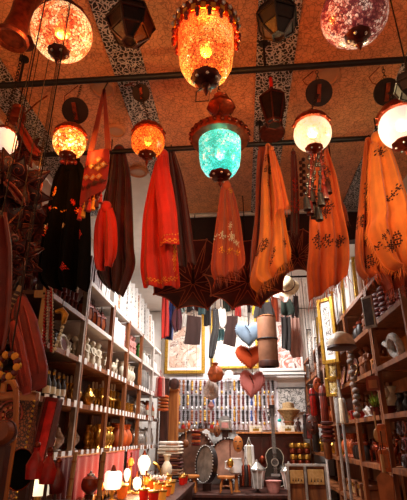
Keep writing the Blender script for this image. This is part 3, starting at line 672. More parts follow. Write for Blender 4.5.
for (x, y) in ((91, 151), (108, 150)):
    a = at(x, y, Y); q = MB(); d = (apex-a); w = d.cross(Vector((0, 1, 0))).normalized()*.016
    q.add([a-w, a+w, apex+w*.5, apex-w*.5, a-w+Vector((0, .012, 0)), a+w+Vector((0, .012, 0)), apex+w*.5+Vector((0, .012, 0)), apex-w*.5+Vector((0, .012, 0))], [(0, 1, 2, 3), (4, 7, 6, 5), (0, 4, 5, 1), (1, 5, 6, 2), (2, 6, 7, 3), (3, 7, 4, 0)])
    bw(q, 'strap', C_dkr, e)
bw(MB().tube([apex, (apex.x, RAIL1[0], RAIL1[1]-.024)], .004, 5), 'hanging_loop', M_iron, e)
for k in range(7):
    u = (k+.5)/7; a = S(u, .998); l = rnd.uniform(.035, .06); q = MB()
    q.tube([a, a+Vector((0, 0, -.02))], .002, 4); q.ball(a+Vector((0, 0, -.026)), .009, n=6)
    q.lathe([(.002, 0), (.009, -.012), (.013, -l), (.001, -l-.001)], 8, a+Vector((0, 0, -.03)))
    bw(q, 'tassel', [C_red, M_thread, C_dkr][k % 3], e)
# key chain bundle under the cream globe
p = at(318, 163, 2.3); e = thing('key_chain_bundle', 'bundle of beaded key chains and dark tassels dangling under the cream globe lamp', 'key chains', p)
ends = [(306, 196), (309, 200), (313, 204), (316, 199), (320, 192), (324, 186), (311, 190), (327, 180), (318, 206)]
for k, (x, y) in enumerate(ends):
    a = at(309+k*1.9, 150-(k % 3), 2.22+.02*(k % 3)); b = at(x, y, 2.2+.02*(k % 4)); q = MB()
    mid = (a+b)/2+Vector((rnd.uniform(-.03, .03), 0, 0)); P = [a.lerp(mid, t/5)*(1-t/5)+mid.lerp(b, t/5)*(t/5) for t in range(6)]
    q.tube(P, .004, 5)
    for i in range(9):
        t = (i+1)/10; q.ball(P[0].lerp(P[-1], t)*.5+P[min(5, int(t*5+.5))]*.5, .010, n=6)
    q.lathe([(.004, .0), (.016, -.015), (.022, -.09), (.001, -.095)], 8, b)
    bw(q, 'key_chain', [M_dark, M_dred, M_dark, M_copperd][k % 4], e)
bw(MB().tube([at(309, 150, 2.25), at(318, 143, 2.25), at(326, 148, 2.25)], .012, 6), 'hanging_ring', M_copperd, e)
bw(MB().tube([at(318, 143, 2.25), at(318, 130, 2.45), Vector((at(318, 130, 2.7).x, 2.72, 3.575))], .004, 5), 'hanging_cord', M_iron, e)
# strings of dark beads behind the bundle
for k, (x, y0, y1, lab) in enumerate([(302, 158, 196, 'string of dark oval beads hanging just right of the narrow red scarf'), (322, 190, 207, 'short dark string of beads hanging behind the key chain bundle')]):
    a, b = at(x, y0, 2.76), at(x+1, y1, 2.76); q = MB(); q.tube([a, b], .003, 4); q2 = MB()
    for i in range(12): q2.ball(a.lerp(b, (i+.5)/12)+Vector((.012*(-1)**i, 0, 0)), .013, (1, 1, 1.3), 7)
    e = thing('bead_string', lab, 'beads', a); bw(q, 'hanging_cord', M_iron, e); bw(q2, 'beads', [M_copperd, M_dark][k], e)
# ------------------------------------------------------------------ dark red cut work parasols, open towards us
C_par = cloth_mat('dark red cutwork parasol cloth', '#5c120d', var=.4, trans=.2)
M_rib = mat('red brown cord', '#b5593c', .7, 0, var=.2, bump=0)
def parasol(label, px, py, Y, rpx, n, tilt_x, tilt_z, group=None):
    c = at(px, py, Y); r = rpx*mpp(px, py, Y)
    e = thing('open_parasol', label, 'parasol', c)
    R = Matrix.Rotation(tilt_z, 4, 'Z') @ Matrix.Rotation(PI/2+tilt_x, 4, 'X')   # local +z (crown) points away (+y) and up
    R = Matrix.Rotation(tilt_z, 4, 'Z') @ Matrix.Rotation(-(PI/2-tilt_x), 4, 'X')
    def S(u, v):
        a = 2*PI*u; k = abs(math.sin(n*a/2)); rr = r*v*(1-.10*k*v); z = r*(.42*(1-v**1.7))-.03*r*k*v
        return R @ Vector((rr*math.cos(a), rr*math.sin(a), z))
    MB().surf(S, n*8, 14).build('canopy', C_par, e, solid=.003)
    for i in range(n):
        u = i/n
        rb = MB().tube([S(u, v/8)+R @ Vector((0, 0, -.008)) for v in range(9)], .0045, 5).build('rib', M_rib, e)
        MB().ball(S(u, 1.0), .012, n=6).build('rib_tip', M_rib, rb)
    q = MB()
    q.tube([S(i/(n*8), .985)+R @ Vector((0, 0, -.006)) for i in range(n*8)], .005, 4, True)
    for i in range(n):      # petal arcs between the ribs
        P = []
        for k in range(13):
            t = k/12; u = (i+t)/n; v = .92-.62*math.sin(PI*t)
            P.append(S(u, v)+R @ Vector((0, 0, -.007)))
        q.tube(P, .004, 4)
    q.build('cord_stitching', M_rib, e)
    MB().lathe([(.012, -.05), (.018, .3*r), (.02, .42*r), (.01, .5*r)], 10, M=R).build('hub', M_woodd, e)
    MB().tube([R @ Vector((0, 0, .45*r)), (0, .12, 3.74-c.z)], .005, 5).build('hanging_cord', M_iron, e)
    return e
parasol('dark red cutwork parasol opened toward us between the red jacket and the rust scarf', 193, 272, 3.95, 46, 10, -.3, .1)
parasol('dark red cutwork parasol opened toward us behind the rust scarf and the gold orange scarf', 246, 272, 3.6, 43, 10, -.25, -.1)
parasol('dark red cutwork parasol, rightmost of three, edge showing beyond the peaked scarf', 296, 250, 4.02, 28, 10, -.3, -.2)
# ------------------------------------------------------------------ leather star lanterns at the left
C_st = mat('dark red lantern leather', '#38090a', .6, 0, var=.5, scale=20); M_wire = mat('thin copper wire', '#7a3020', .5, .3, bump=0)
def star_lantern(label, px, py, Y, r, seed, spikes=True):
    rr = random.Random(seed); c = at(px, py, Y); e = thing('star_lantern', label, 'lantern', c)
    t = (1+5**.5)/2
    V = [Vector(p).normalized() for p in [(-1, t, 0), (1, t, 0), (-1, -t, 0), (1, -t, 0), (0, -1, t), (0, 1, t), (0, -1, -t), (0, 1, -t), (t, 0, -1), (t, 0, 1), (-t, 0, -1), (-t, 0, 1)]]
    Fc = [(0, 11, 5), (0, 5, 1), (0, 1, 7), (0, 7, 10), (0, 10, 11), (1, 5, 9), (5, 11, 4), (11, 10, 2), (10, 7, 6), (7, 1, 8), (3, 9, 4), (3, 4, 2), (3, 2, 6), (3, 6, 8), (3, 8, 9), (4, 9, 5), (2, 4, 11), (6, 2, 10), (8, 6, 7), (9, 8, 1)]
    Q = Matrix.Rotation(rr.uniform(0, 6), 3, Vector((rr.random(), rr.random(), rr.random())).normalized())
    V = [Q @ v for v in V]
    q = MB(); pn = MB(); wr = MB()
    for a, b, d in Fc:
        A, B, D = V[a]*r*.62, V[b]*r*.62, V[d]*r*.62; tip = ((A+B+D)/3).normalized()*r*(1.18 if spikes else .7)
        for p_, s_ in ((A, B), (B, D), (D, A)):
            q.tube([p_, s_], .006, 4)
            pn.add([p_, s_, tip], [(0, 1, 2)])
            # curled wire on the panel
            m = (p_+s_+tip)/3; ux = (s_-p_).normalized(); uy = (tip-(p_+s_)/2).normalized(); nn = ux.cross(uy)
            if nn.dot(m) < 0: nn = -nn
            wr.tube([m*1.0+nn*.006+(ux*math.cos(g*.75)+uy*math.sin(g*.75))*(.006+.0032*g)*r/.2 for g in range(13)], .0022, 3)
        for p_ in (A, B, D): q.tube([p_, tip], .0045, 4)
    pn.build('leather_panels', C_st, e, solid=.003, angle=5); q.build('frame', M_copperd, e); wr.build('wire_curls', M_wire, e)
    MB().tube([(0, 0, r*.7), (0, 0, ZC-c.z)], .0022, 4).build('hanging_cord', M_iron, e)
    return e
star_lantern('dark red star lantern with curled wires just below the plain white globe lamp', 12, 190, 1.70, .165, 3)
star_lantern('dark red star lantern hanging left of the embroidered caftan', 34, 232, 2.55, .23, 8)
star_lantern('dark red star lantern lowest at the left edge, above the leather quiver', 12, 258, 1.45, .10, 5)
star_lantern('small dark red star lantern beside the copper pot lamp in the upper left', 24, 150, 2.5, .12, 12)
# copper pot lamp and leather belts
c = at(17, 116, 2.2); e = thing('pot_lamp', 'small copper pot lamp hanging on the left below the near rail', 'lamp', c)
MB().lathe([(.01, -.05), (.05, -.045), (.062, -.01), (.05, .03), (.03, .05), (.045, .065), (.02, .08)], 22, flute=.04, nfl=8).build('pot_shade', M_copper, e)
MB().tube([(.0, 0, .08), (0, 0, ZC-c.z)], .005, 5).build('hanging_cord', M_iron, e)
MB().tube([(.04, 0, .0), (.13, -.02, .08), (.2, -.03, .13)], .005, 5).build('handle', M_copper, e)
def strap(label, pts, Y, w, m, name='leather_strap', cat='strap'):
    P = [at(x, y, Y) for x, y in pts]; q = MB()
    def S(u, v):
        k = min(v, .9999)*(len(P)-1); i = int(k); t = k-i; p = P[i].lerp(P[i+1], t)
        d = (P[i+1]-P[i]).normalized(); n = d.cross(Vector((0, 1, 0))).normalized(); ww = w*(.6+.4*math.sin(PI*min(1, v*1.05)))
        return p+n*ww*(u-.5)+Vector((0, .01*math.cos(PI*(u-.5)*2), 0))
    a = P[0]; e = thing(name, label, cat, a)
    bw(q.surf(S, 6, 20), 'band', m, e, solid=.008); bw(MB().tube([a, Vector((a.x, Y, ZC))], .0022, 4), 'hanging_cord', M_iron, e)
    b = MB(); b.ball(P[-1], w*.3, n=8); bw(b, 'end_stud', M_copperd, e)
strap('red leather strap slanting from the pot lamp down to the pale wall panel', [(18, 122), (26, 137), (33, 150), (40, 155)], 2.1, .05, M_leather2)
strap('red brown leather strap hanging across the star lantern at the left edge', [(6, 182), (14, 190), (22, 200), (24, 205)], 1.48, .026, M_leather2)
strap('long red brown leather strap hanging down the left edge beside the carved flute', [(2, 215), (5, 250), (4, 290), (2, 330), (0, 352)], 1.0, .044, M_leather2)
strap('short red leather strap hanging by the caftan shoulder', [(38, 170), (39, 185), (37, 198)], 2.05, .05, M_leather2)
# ------------------------------------------------------------------ shelf goods: one maker per kind, each faces +x with its base at z=0
def T0(name, cat): return thing(name, 'x', cat)
def mk_teapot(m, m2=None):
    def f():
        e = T0('teapot', 'teapot')
        MB().lathe([(.035, 0), (.05, .006), (.03, .02), (.06, .06), (.062, .09), (.035, .125), (.03, .135)], 14, flute=.03, nfl=8).build('body', m, e)
        MB().tube([(0, .05, .06), (0, .085, .08), (0, .1, .125)], [.012, .009, .006], 6).build('spout', m, e)
        MB().tube([(0, -.05, .11), (0, -.09, .11), (0, -.095, .07), (0, -.055, .05)], .006, 5).build('handle', m2 or m, e)
        MB().lathe([(.032, .137), (.025, .155), (.006, .165), (.011, .175), (.002, .19)], 12).build('lid', m, e)
        return e
    return f
def mk_vase(m, k=0):
    P = [[(.03, 0), (.034, .01), (.02, .03), (.045, .09), (.04, .13), (.018, .165), (.028, .2)],
         [(.04, 0), (.045, .008), (.012, .03), (.016, .1), (.03, .12), (.014, .14), (.02, .2), (.028, .215)],
         [(.03, 0), (.05, .03), (.052, .08), (.03, .12), (.035, .13), (.033, .14)]][k]
    def f():
        e = T0(['vase', 'candlestick', 'pot'][k], ['vase', 'candlestick', 'pot'][k])
        MB().lathe(P, 14, flute=.02, nfl=7).build('body', m, e)
        r, z = P[-1]
        if k == 1: MB().lathe([(.012, z), (.012, z+.07), (.003, z+.075)], 10).build('candle', M_cream2, e)
        else: MB().lathe([(r*.98, z), (r*1.25, z+.008), (r*1.2, z+.014), (r*.8, z+.012)], 14).build('rim', m, e)
        return e
    return f
def mk_animal(m, m2=None):
    def f():
        e = T0('animal_figurine', 'figurine'); q = MB()
        q.ball((0, 0, .10), .045, (.75, 1.35, .85), 10); q.ball((0, -.005, .135), .025, (.8, 1, 1), 8)
        q.tube([(0, .045, .105), (0, .075, .13), (0, .085, .17), (0, .09, .185)], [.02, .015, .012, .014], 7)
        q.ball((0, .105, .19), .018, (.8, 1.6, .8), 8)
        q.tube([(-.007, .09, .2), (-.009, .088, .213)], .004, 4); q.tube([(.007, .09, .2), (.009, .088, .213)], .004, 4)
        for x in (-.022, .022):
            for y in (-.04, .04): q.tube([(x, y, .09), (x, y*1.05, .045), (x, y, .008)], [.014, .009, .009], 6)
        q.tube([(0, -.055, .11), (0, -.075, .07)], [.005, .004], 4)
        q.build('body', m, e)
        MB().box((0, 0, .004), (.07, .13, .008)).build('plinth', m2 or m, e); return e
    return f
def mk_bust(m, m2=None):
    def f():
        e = T0('standing_figurine', 'figurine'); q = MB()
        q.lathe([(.03, .02), (.034, .06), (.024, .1), (.034, .135), (.03, .15), (.012, .16), (.011, .17)], 12)
        q.ball((0, 0, .19), .024, (.95, .85, 1.15), 10); q.ball((.021, 0, .188), .006, n=6)
        for s in (-1, 1): q.tube([(0, s*.03, .145), (.01, s*.042, .11), (.028, s*.02, .09)], [.010, .009, .007], 6)
        q.build('body', m, e)
        MB().lathe([(.036, 0), (.036, .012), (.028, .022)], 12).build('plinth', m2 or m, e); return e
    return f
def mk_lantern(m, g):
    def f():
        e = T0('small_lantern', 'lantern')
        MB().lathe([(.045, 0), (.047, .012), (.036, .024)], 6).build('base', m, e, angle=20)
        MB().lathe([(.034, .022), (.042, .07), (.034, .12)], 6).build('glass', g, e, angle=20)
        q = MB()
        for i in range(6):
            a = 2*PI*i/6; q.tube([(k*math.cos(a), k*math.sin(a), z) for k, z in ((.036, .022), (.044, .07), (.036, .12))], .004, 4)
        q.build('frame', m, e)
        MB().lathe([(.042, .118), (.04, .128), (.018, .155), (.02, .165), (.004, .185)], 6).build('cap', m, e, angle=20)
        MB().tube([(0, .014*math.cos(2*PI*i/8), .198+.014*math.sin(2*PI*i/8)) for i in range(8)], .003, 4, True).build('ring', m, e); return e
    return f
def mk_book(m, h=.2, t=.03, w=.14):
    def f():
        e = T0('book', 'book')
        q = MB(); q.box((0, -t/2+.0015, h/2), (w, .003, h)); q.box((0, t/2-.0015, h/2), (w, .003, h)); q.box((w/2-.0015, 0, h/2), (.003, t, h)); q.build('cover', m, e)
        MB().box((-.003, 0, h/2), (w-.012, t-.007, h-.01)).build('pages', M_cream, e); return e
    return f
def mk_picture(fm, am, w, h, fw=.03, t=.022, inner=None):
    """framed picture, face toward -y, leaning back a little"""
    def f():
        e = T0('framed_picture', 'picture'); T = Matrix.Translation((0, 0, .008)) @ Matrix.Rotation(-.42, 4, 'X')
        q = MB()
        for s in (-1, 1): q.box((s*(w/2-fw/2), 0, h/2), (fw, t, h), M=T)
        q.box((0, 0, fw/2), (w-2*fw, t, fw), M=T); q.box((0, 0, h-fw/2), (w-2*fw, t, fw), M=T); q.build('frame', fm, e, bevel=.003)
        MB().box((0, .003, h/2), (w-2*fw, .008, h-2*fw), M=T).build('mount', inner or M_card, e)
        k = .72
        MB().box((0, -.003, h/2), ((w-2*fw)*k, .004, (h-2*fw)*k), M=T).build('print', am, e); return e
    return f
def mk_jar(m, lm):
    def f():
        e = T0('lidded_jar', 'jar')
        MB().lathe([(.038, 0), (.046, .02), (.046, .09), (.034, .115), (.034, .122)], 14).build('body', m, e)
        MB().lathe([(.038, .123), (.038, .14), (.03, .146), (.008, .15), (.012, .165), (.002, .172)], 14).build('lid', lm, e); return e
    return f
def mk_box(m, m2, d=(.12, .13, .08)):
    def f():
        e = T0('wooden_box', 'box')
        MB().box((0, 0, d[2]*.36), (d[0], d[1], d[2]*.72)).build('body', m, e, bevel=.003)
        MB().box((0, 0, d[2]*.87), (d[0]*1.03, d[1]*1.03, d[2]*.26)).build('lid', m, e, bevel=.003)
        q = MB(); q.box((d[0]/2+.001, 0, d[2]*.36), (.003, d[1]*.5, d[2]*.4)); q.build('inlay', m2, e)
        MB().box((d[0]/2+.006, 0, d[2]*.74), (.01, .018, .018)).build('clasp', M_brass, e); return e
    return f
def mk_plate(m, m2, r=.09):
    def f():
        e = T0('plate_on_stand', 'plate'); T = Matrix.Translation((0, 0, r+.012)) @ Matrix.Rotation(-.22, 4, 'Y') @ Matrix.Rotation(PI/2, 4, 'Y')
        MB().lathe([(.001, .0), (r*.6, .002), (r, .018), (r*1.0, .022), (r*.6, .008), (.001, .006)], 22, M=T).build('plate', m, e)
        MB().lathe([(r*.3, .0085), (r*.55, .010), (r*.55, .012), (r*.3, .011), (r*.3, .0085)], 22, M=T, cap=False).build('painted_ring', m2, e)
        q = MB()
        for s in (-1, 1): q.tube([(-.05, s*.03, .004), (.035, s*.03, .004), (.045, s*.03, .03)], .003, 4); q.tube([(-.05, s*.03, .004), (-.035, s*.03, r*1.2)], .003, 4)
        q.build('stand', M_iron, e); return e
    return f
def mk_tagine(m, m2):
    def f():
        e = T0('tagine', 'tagine')
        MB().lathe([(.05, 0), (.07, .02), (.072, .035), (.06, .036)], 16).build('dish', m, e)
        MB().lathe([(.062, .037), (.05, .07), (.018, .13), (.012, .14), (.018, .155), (.003, .165)], 16).build('lid', m2, e); return e
    return f
def mk_drum(m, skin):
    def f():
        e = T0('goblet_drum', 'drum')
        MB().lathe([(.05, 0), (.035, .05), (.03, .09), (.06, .14), (.063, .185)], 16).build('body', m, e)
        MB().lathe([(.065, .165), (.066, .188), (.001, .189)], 16).build('skin', skin, e); return e
    return f
def mk_slipper(m, m2):
    def f():
        e = T0('pointed_slipper', 'slipper')
        P = [(.105, .012, .075), (.07, .028, .05), (.0, .034, .042), (-.07, .03, .04)]
        q = MB(); pts = [(-.1, 0), (-.09, .028), (-.02, .034), (.05, .036), (.1, .016), (.135, 0)]
        poly = pts+[(x, -y) for x, y in reversed(pts[1:-1])]
        n = len(poly); q.add([(x, y, 0) for x, y in poly]+[(x, y, .01) for x, y in poly], [tuple(range(n-1, -1, -1)), tuple(range(n, 2*n))]+[(i, (i+1) % n, (i+1) % n+n, i+n) for i in range(n)]); q.build('sole', m2, e)
        def S(u, v):
            x = -.01+.15*v; w = .036*(1-v**2.2)+.001; a = PI*u; return Vector((x, w*math.cos(a), .01+.05*math.sin(a)*(1-v*.55)+.02*v*v))
        MB().surf(S, 10, 8).build('upper', m, e, solid=.003)
        def H(u, v): a = PI*(.5+u); return Vector((-.02+.085*math.cos(a)*1.0, .033*math.sin(a)*1.0, .01+.028*v))
        MB().surf(H, 12, 2).build('heel', m, e, solid=.003)
        return e
    return f
def mk_bowls(m, n=4):
    def f():
        e = T0('bowl_stack', 'bowls')
        for i in range(n):
            MB().lathe([(.03, .0), (.06, .03), (.068, .042), (.064, .042), (.05, .022), (.001, .01)], 16, (0, 0, i*.024)).build('bowl', m, e)
        return e
    return f
def mk_ringframe(m):
    def f():
        e = T0('round_picture', 'picture'); T = Matrix.Translation((0, 0, .085)) @ Matrix.Rotation(PI/2-.2, 4, 'Y')
        MB().tube([T @ Vector((.068*math.cos(2*PI*i/20), .068*math.sin(2*PI*i/20), 0)) for i in range(20)], .014, 8, True).build('rim', m, e)
        MB().lathe([(.06, -.006), (.06, .002)], 20, M=T).build('picture', M_dred, e)
        MB().box((-.035, 0, .03), (.02, .05, .06)).build('stand', m, e); return e
    return f
def mk_bottle(m, cap):
    def f():
        e = T0('bottle', 'bottle')
        MB().lathe([(.025, 0), (.028, .01), (.028, .11), (.012, .14), (.011, .165)], 12).build('body', m, e)
        MB().lathe([(.013, .165), (.013, .185), (.004, .19)], 10).build('stopper', cap, e)
        MB().lathe([(.0287, .035), (.0287, .085)], 12).build('band', M_cream, e); return e
    return f
def mk_board(am, w, h, edge=M_card):
    """white printed board, face toward -y, leaning"""
    def f():
        e = T0('printed_board', 'picture'); T = Matrix.Translation((0, 0, .008)) @ Matrix.Rotation(-.38, 4, 'X')
        MB().box((0, 0, h/2), (w, .03, h), M=T).build('board', edge, e, bevel=.003)
        MB().box((0, -.017, h/2), (w*.86, .004, h*.88), M=T).build('print', am, e); return e
    return f
A_cal = art_mat('black brush pattern on white', ['#f3f1ec', '#e9e6df'], 4, '#2a2624', 9, 1.5, .018)
A_warm = art_mat('faded warm print', ['#e9ddcb', '#d9b79c', '#c98f73', '#efe6d8'], 8, '#6b3a28', 14, 1.5, .02)
A_red = art_mat('red and white print', ['#efe4da', '#c7604a', '#f3ece6', '#8a3a2c'], 11)
A_gold = art_mat('gold and ivory print', ['#f1e8c9', '#d8bd6f', '#fbf6e4'], 12, '#8a6a2a', 18, 1, .04)
A_grey = art_mat('grey sketch', ['#e7e5e2', '#c9c6c2', '#f2f0ee'], 6, '#4a4644', 12, 2, .03)
# ------------------------------------------------------------------ shelving
M_greyw2 = mat('chipped white paint', '#8d7a6c', .7, 0, var=.5, scale=8)
M_tanw = mat('greyed board', '#9a8577', .7, 0, var=.2)
M_shw = mat('white shelf paint', '#d2cac4', .5, 0, var=.1, scale=10)
def unit(name_label, side, y0, y1, zs, bm, pm, backm, top, labels=True, postm2=None, xf=None, depth=.40, base=0.0):
    """open rack bay: posts, boards, back panel, blank price cards"""
    s = -1 if side == 'left' else 1; xf = xf if xf is not None else (-1.3 if s < 0 else 1.1)
    xb = xf+s*depth; e = thing('shelving_unit', name_label, 'shelves', ((xf+xb)/2, (y0+y1)/2, 0))
    g = .003
    for yy, pmm in ((y0+.018+g, pm), (y1-.018-g, postm2 or pm)):
        for xx in (xf+s*.018, xb-s*.03): bw(MB().box((xx, yy, top/2), (.036, .03, top)), 'post', pmm, e)
    bw(MB().box((xb-s*.006, (y0+y1)/2, top/2+.02), (.008, y1-y0-2*g-.002, top-.04)), 'back_panel', backm, e)
    for z in zs:
        b = bw(MB().box(((xf+xb)/2-s*.002, (y0+y1)/2, z-.014), (depth-.03, y1-y0-2*g-.07, .028)), 'shelf', bm if (z > zs[2]+.01 or bm is not M_shw) else M_wood, e)
        if s < 0 or not labels: bw(MB().box((xf-s*.004+s*.012, (y0+y1)/2, z-.02), (.018, y1-y0-2*g-.075, .036)), 'edge_strip', bm if z > zs[2]+.01 and bm is M_shw else M_wood, e)
        if labels and z < zs[0]-.4:
            n = max(3, int((y1-y0)/.12))
            for i in range(n):
                if rnd.random() < .85: bw(MB().box((xf-s*.004, y0+(i+.5)*(y1-y0)/n, z-.010), (.005, .07*rnd.uniform(.7, 1), .05)), 'price_card', M_card, b)
    return e
LY = [2.78, 3.6, 4.42, 5.1, 5.85, 6.65, 7.3]; LZ = [2.885, 2.54, 2.195, 1.85, 1.49, 1.14]
LN = ['nearest', 'second', 'third', 'fourth', 'fifth', 'farthest']; SN = ['top', 'second', 'third', 'fourth', 'fifth', 'lowest']
for i in range(6):
    lab = ['nearest bay of the left rack, dark wood behind the string of red beads', 'second bay of the left rack, white edged shelves with dark camels and ivory figurines',
           'third bay of the left rack, white books near its top', 'fourth bay of the left rack, under the first leaning white boards',
           'fifth bay of the left rack, white posts and a green jar', 'farthest bay of the left rack, narrow, beside the gilt framed picture'][i]
    unit(lab, 'left', LY[i], LY[i+1], LZ, M_woodd if i == 0 else M_shw, [M_woodl, M_wood, M_wood, M_wood, M_wood, M_shw][i], [M_woodd, M_woodd, M_woodd, M_wood, M_tanw, M_tanw][i], [2.95, 2.885, 2.885, 2.885, 2.885, 2.885][i], postm2=[M_greyw2, M_wood, M_wood, M_wood, M_shw, M_shw][i])
RY = [2.05, 2.97, 3.8, 4.7, 5.9, 8.05]; RZ = [2.805, 2.47, 2.125, 1.765, 1.39, 1.03]; RN = ['nearest', 'second', 'third', 'fourth', 'farthest']
for i in range(5):
    lab = ['nearest bay of the right rack, mostly past the right edge', 'second bay of the right rack holding red beaded coils and plum fabric rolls',
           'third bay of the right rack with carved figurines and a green plant', 'fourth bay of the right rack, by the metal uprights', 'farthest bay of the right rack behind the hanging leather cases'][i]
    unit(lab, 'right', RY[i], RY[i+1], RZ if i else RZ[2:], M_wood, M_wood, [M_wood, M_woodo, M_woodo, M_wood, M_wood][i], [2.2, 2.95, 2.805, 2.805, 2.805][i], labels=False)
TWO = {'busti', 'bustb', 'bustw', 'bustp', 'bustd', 'vase', 'vasei', 'vaseo', 'cand', 'potd', 'pots', 'jari', 'jarw', 'jarr', 'jard', 'bot', 'boto', 'botw', 'lan', 'lanb', 'candr'}
OCC = {('right', 2, 3): [(.03, .2, .4, 1)], ('right', 1, 2): [(.0, .17, .2, .9)]}
def extent(key, maker):
    if key not in PROTO: PROTO[key] = maker(); FRESH.add(key)
    V = [(v.co.x, v.co.y, v.co.z) for c in PROTO[key].children for v in c.data.vertices]
    return [(min(p[k] for p in V), max(p[k] for p in V)) for k in range(3)]
def row(side, i, j, key, maker, desc, n=None, step=None, xo=.10, scale=1.0, rz=0, jit=.16, rows=1, hvar=.06, span=(0, 1)):
    """a row of one kind on one shelf of one bay, packed clear of what already stands there"""
    s = -1 if side == 'left' else 1; Ys = LY if s < 0 else RY; Zs = LZ if s < 0 else RZ; nm = LN if s < 0 else RN
    y0, y1 = Ys[i]+.062, Ys[i+1]-.062; y0, y1 = y0+(y1-y0)*span[0]+.004, y0+(y1-y0)*span[1]-.004
    xf = -1.3 if s < 0 else 1.1; scale *= 1.12; E = extent(key, maker)
    scale = min(scale, .295/(E[2][1]*(1+hvar))); sm = scale*(1+hvar); g = jit+abs(rz)
    wy, wx = E[1][1]-E[1][0], E[0][1]-E[0][0]; wd = (wy*math.cos(g)+wx*math.sin(g))*sm+.004 if wy < 1.6*wx or g < .05 or True else 0
    if abs(wy-wx) < .012: wd = max(wx, wy)*sm+.004
    if step: n = int((y1-y0)/(step*.85))
    n = max(1, min(n or 1, int((y1-y0)/wd))); lab = '%s on the %s shelf of the %s rack, %s bay' % (desc, SN[j], side, nm[i])
    if key in TWO: rows = 2
    fd = max(abs(E[0][1]), .0)*sm+.004+.5*wy*sm*math.sin(g)*(abs(wy-wx) > .012); bd = abs(E[0][0])*sm+.004+.5*wy*sm*math.sin(g)*(abs(wy-wx) > .012)
    occ = OCC.setdefault((side, i, j), []); done = []
    def free(c): return c-fd >= .024 and c+bd <= .352 and all(c-fd >= b or c+bd <= a or span[1] <= s0+.001 or span[0] >= s1-.001 for a, b, s0, s1 in occ)
    for r in range(rows):
        cs = [xo]+[.03+.01*k for k in range(33)] if r == 0 else [.03+.01*k for k in range(33)]
        c = next((c for c in cs if free(c)), None)
        if c is None: continue
        occ.append((c-fd, c+bd, span[0], span[1])); cell = (y1-y0)/n; sl = max(0, cell-wd)
        for k in range(n):
            y = y0+(k+.5)*cell+(r-.5*(rows > 1))*sl*.6*(rows > 1)+rnd.uniform(-.15, .15)*sl-(E[1][0]+E[1][1])/2*scale*(1 if s < 0 else -1)
            done.append(place(key, maker, (xf+s*c, y, Zs[j]+.0005), (0 if s < 0 else PI)+rz+rnd.uniform(-jit, jit), scale*(1+rnd.uniform(-hvar, hvar)), lab, lab))
    if len(done) == 1: del done[0]['group']
A = M_woodd
G_sm = mat('amber lantern glass', '#8a3a12', .2, 0, var=.4, coat=.4); G_sr = mat('red lantern glass', '#7a120c', .2, 0, var=.4, coat=.4)
K = dict(camel=('camel', mk_animal(M_dred)), camelb=('camelb', mk_animal(M_copper)), camelw=('camelw', mk_animal(M_cream2, M_wood)), tea=('tea', mk_teapot(M_brass)), teas=('teas', mk_teapot(M_silver)), teac=('teac', mk_teapot(M_copper)),
  vase=('vase', mk_vase(M_brass, 0)), vasei=('vasei', mk_vase(M_cream2, 0)), vaseo=('vaseo', mk_vase(M_orange, 0)), cand=('cand', mk_vase(M_brass, 1)), candr=('candr', mk_vase(M_dred, 1)), potg=('potg', mk_vase(M_green, 2)), poto=('poto', mk_vase(M_orange, 2)), pots=('pots', mk_vase(M_silver, 2)), potd=('potd', mk_vase(M_dark, 2)),
  busti=('busti', mk_bust(M_cream2, M_wood)), bustb=('bustb', mk_bust(M_brass)), bustd=('bustd', mk_bust(M_woodd)), bustw=('bustw', mk_bust(M_wood, M_woodd)), bustp=('bustp', mk_bust(M_pink)),
  lan=('lan', mk_lantern(M_copperd, G_sm)), lanr=('lanr', mk_lantern(M_iron, G_sr)), lanb=('lanb', mk_lantern(M_brass, G_sm)),
  bookw=('bookw', mk_book(M_card)), bookg=('bookg', mk_book(M_grey)), bookd=('bookd', mk_book(M_dred)), jari=('jari', mk_jar(M_cream2, M_brass)), jard=('jard', mk_jar(M_dark, M_copper)), jarr=('jarr', mk_jar(M_red, M_brass)), jarg=('jarg', mk_jar(M_green, M_green)), jarw=('jarw', mk_jar(M_white, M_silver)),
  box=('box', mk_box(M_wood, M_woodl)), boxo=('boxo', mk_box(M_woodo, M_woodd)), boxd=('boxd', mk_box(M_woodd, M_brass)), boxl=('boxl', mk_box(M_woodo, M_woodl, (.2, .24, .16))), boxr=('boxr', mk_box(M_red, M_gold)),
  plt=('plt', mk_plate(M_copper, M_brass)), pltd=('pltd', mk_plate(M_woodd, M_copper)), pltw=('pltw', mk_plate(M_cream2, M_blue)), tag=('tag', mk_tagine(M_orange, M_orange)), tagw=('tagw', mk_tagine(M_cream2, M_white)), drum=('drum', mk_drum(M_wood, M_cream2)), drumr=('drumr', mk_drum(M_copper, M_tan)),
  slp=('slp', mk_slipper(M_purple, M_tan)), slpr=('slpr', mk_slipper(M_red, M_tan)), slpk=('slpk', mk_slipper(M_pink, M_tan)), bowl=('bowl', mk_bowls(M_brass)), bowlr=('bowlr', mk_bowls(M_dred, 2)), bowlw=('bowlw', mk_bowls(M_cream2)), ring=('ring', mk_ringframe(M_cream2)),
  bot=('bot', mk_bottle(M_dark, M_brass)), boto=('boto', mk_bottle(M_orange, M_wood)), botw=('botw', mk_bottle(M_white, M_silver)))
def R_(side, i, j, k, desc, **kw): row(side, i, j, K[k][0], K[k][1], desc, **kw)
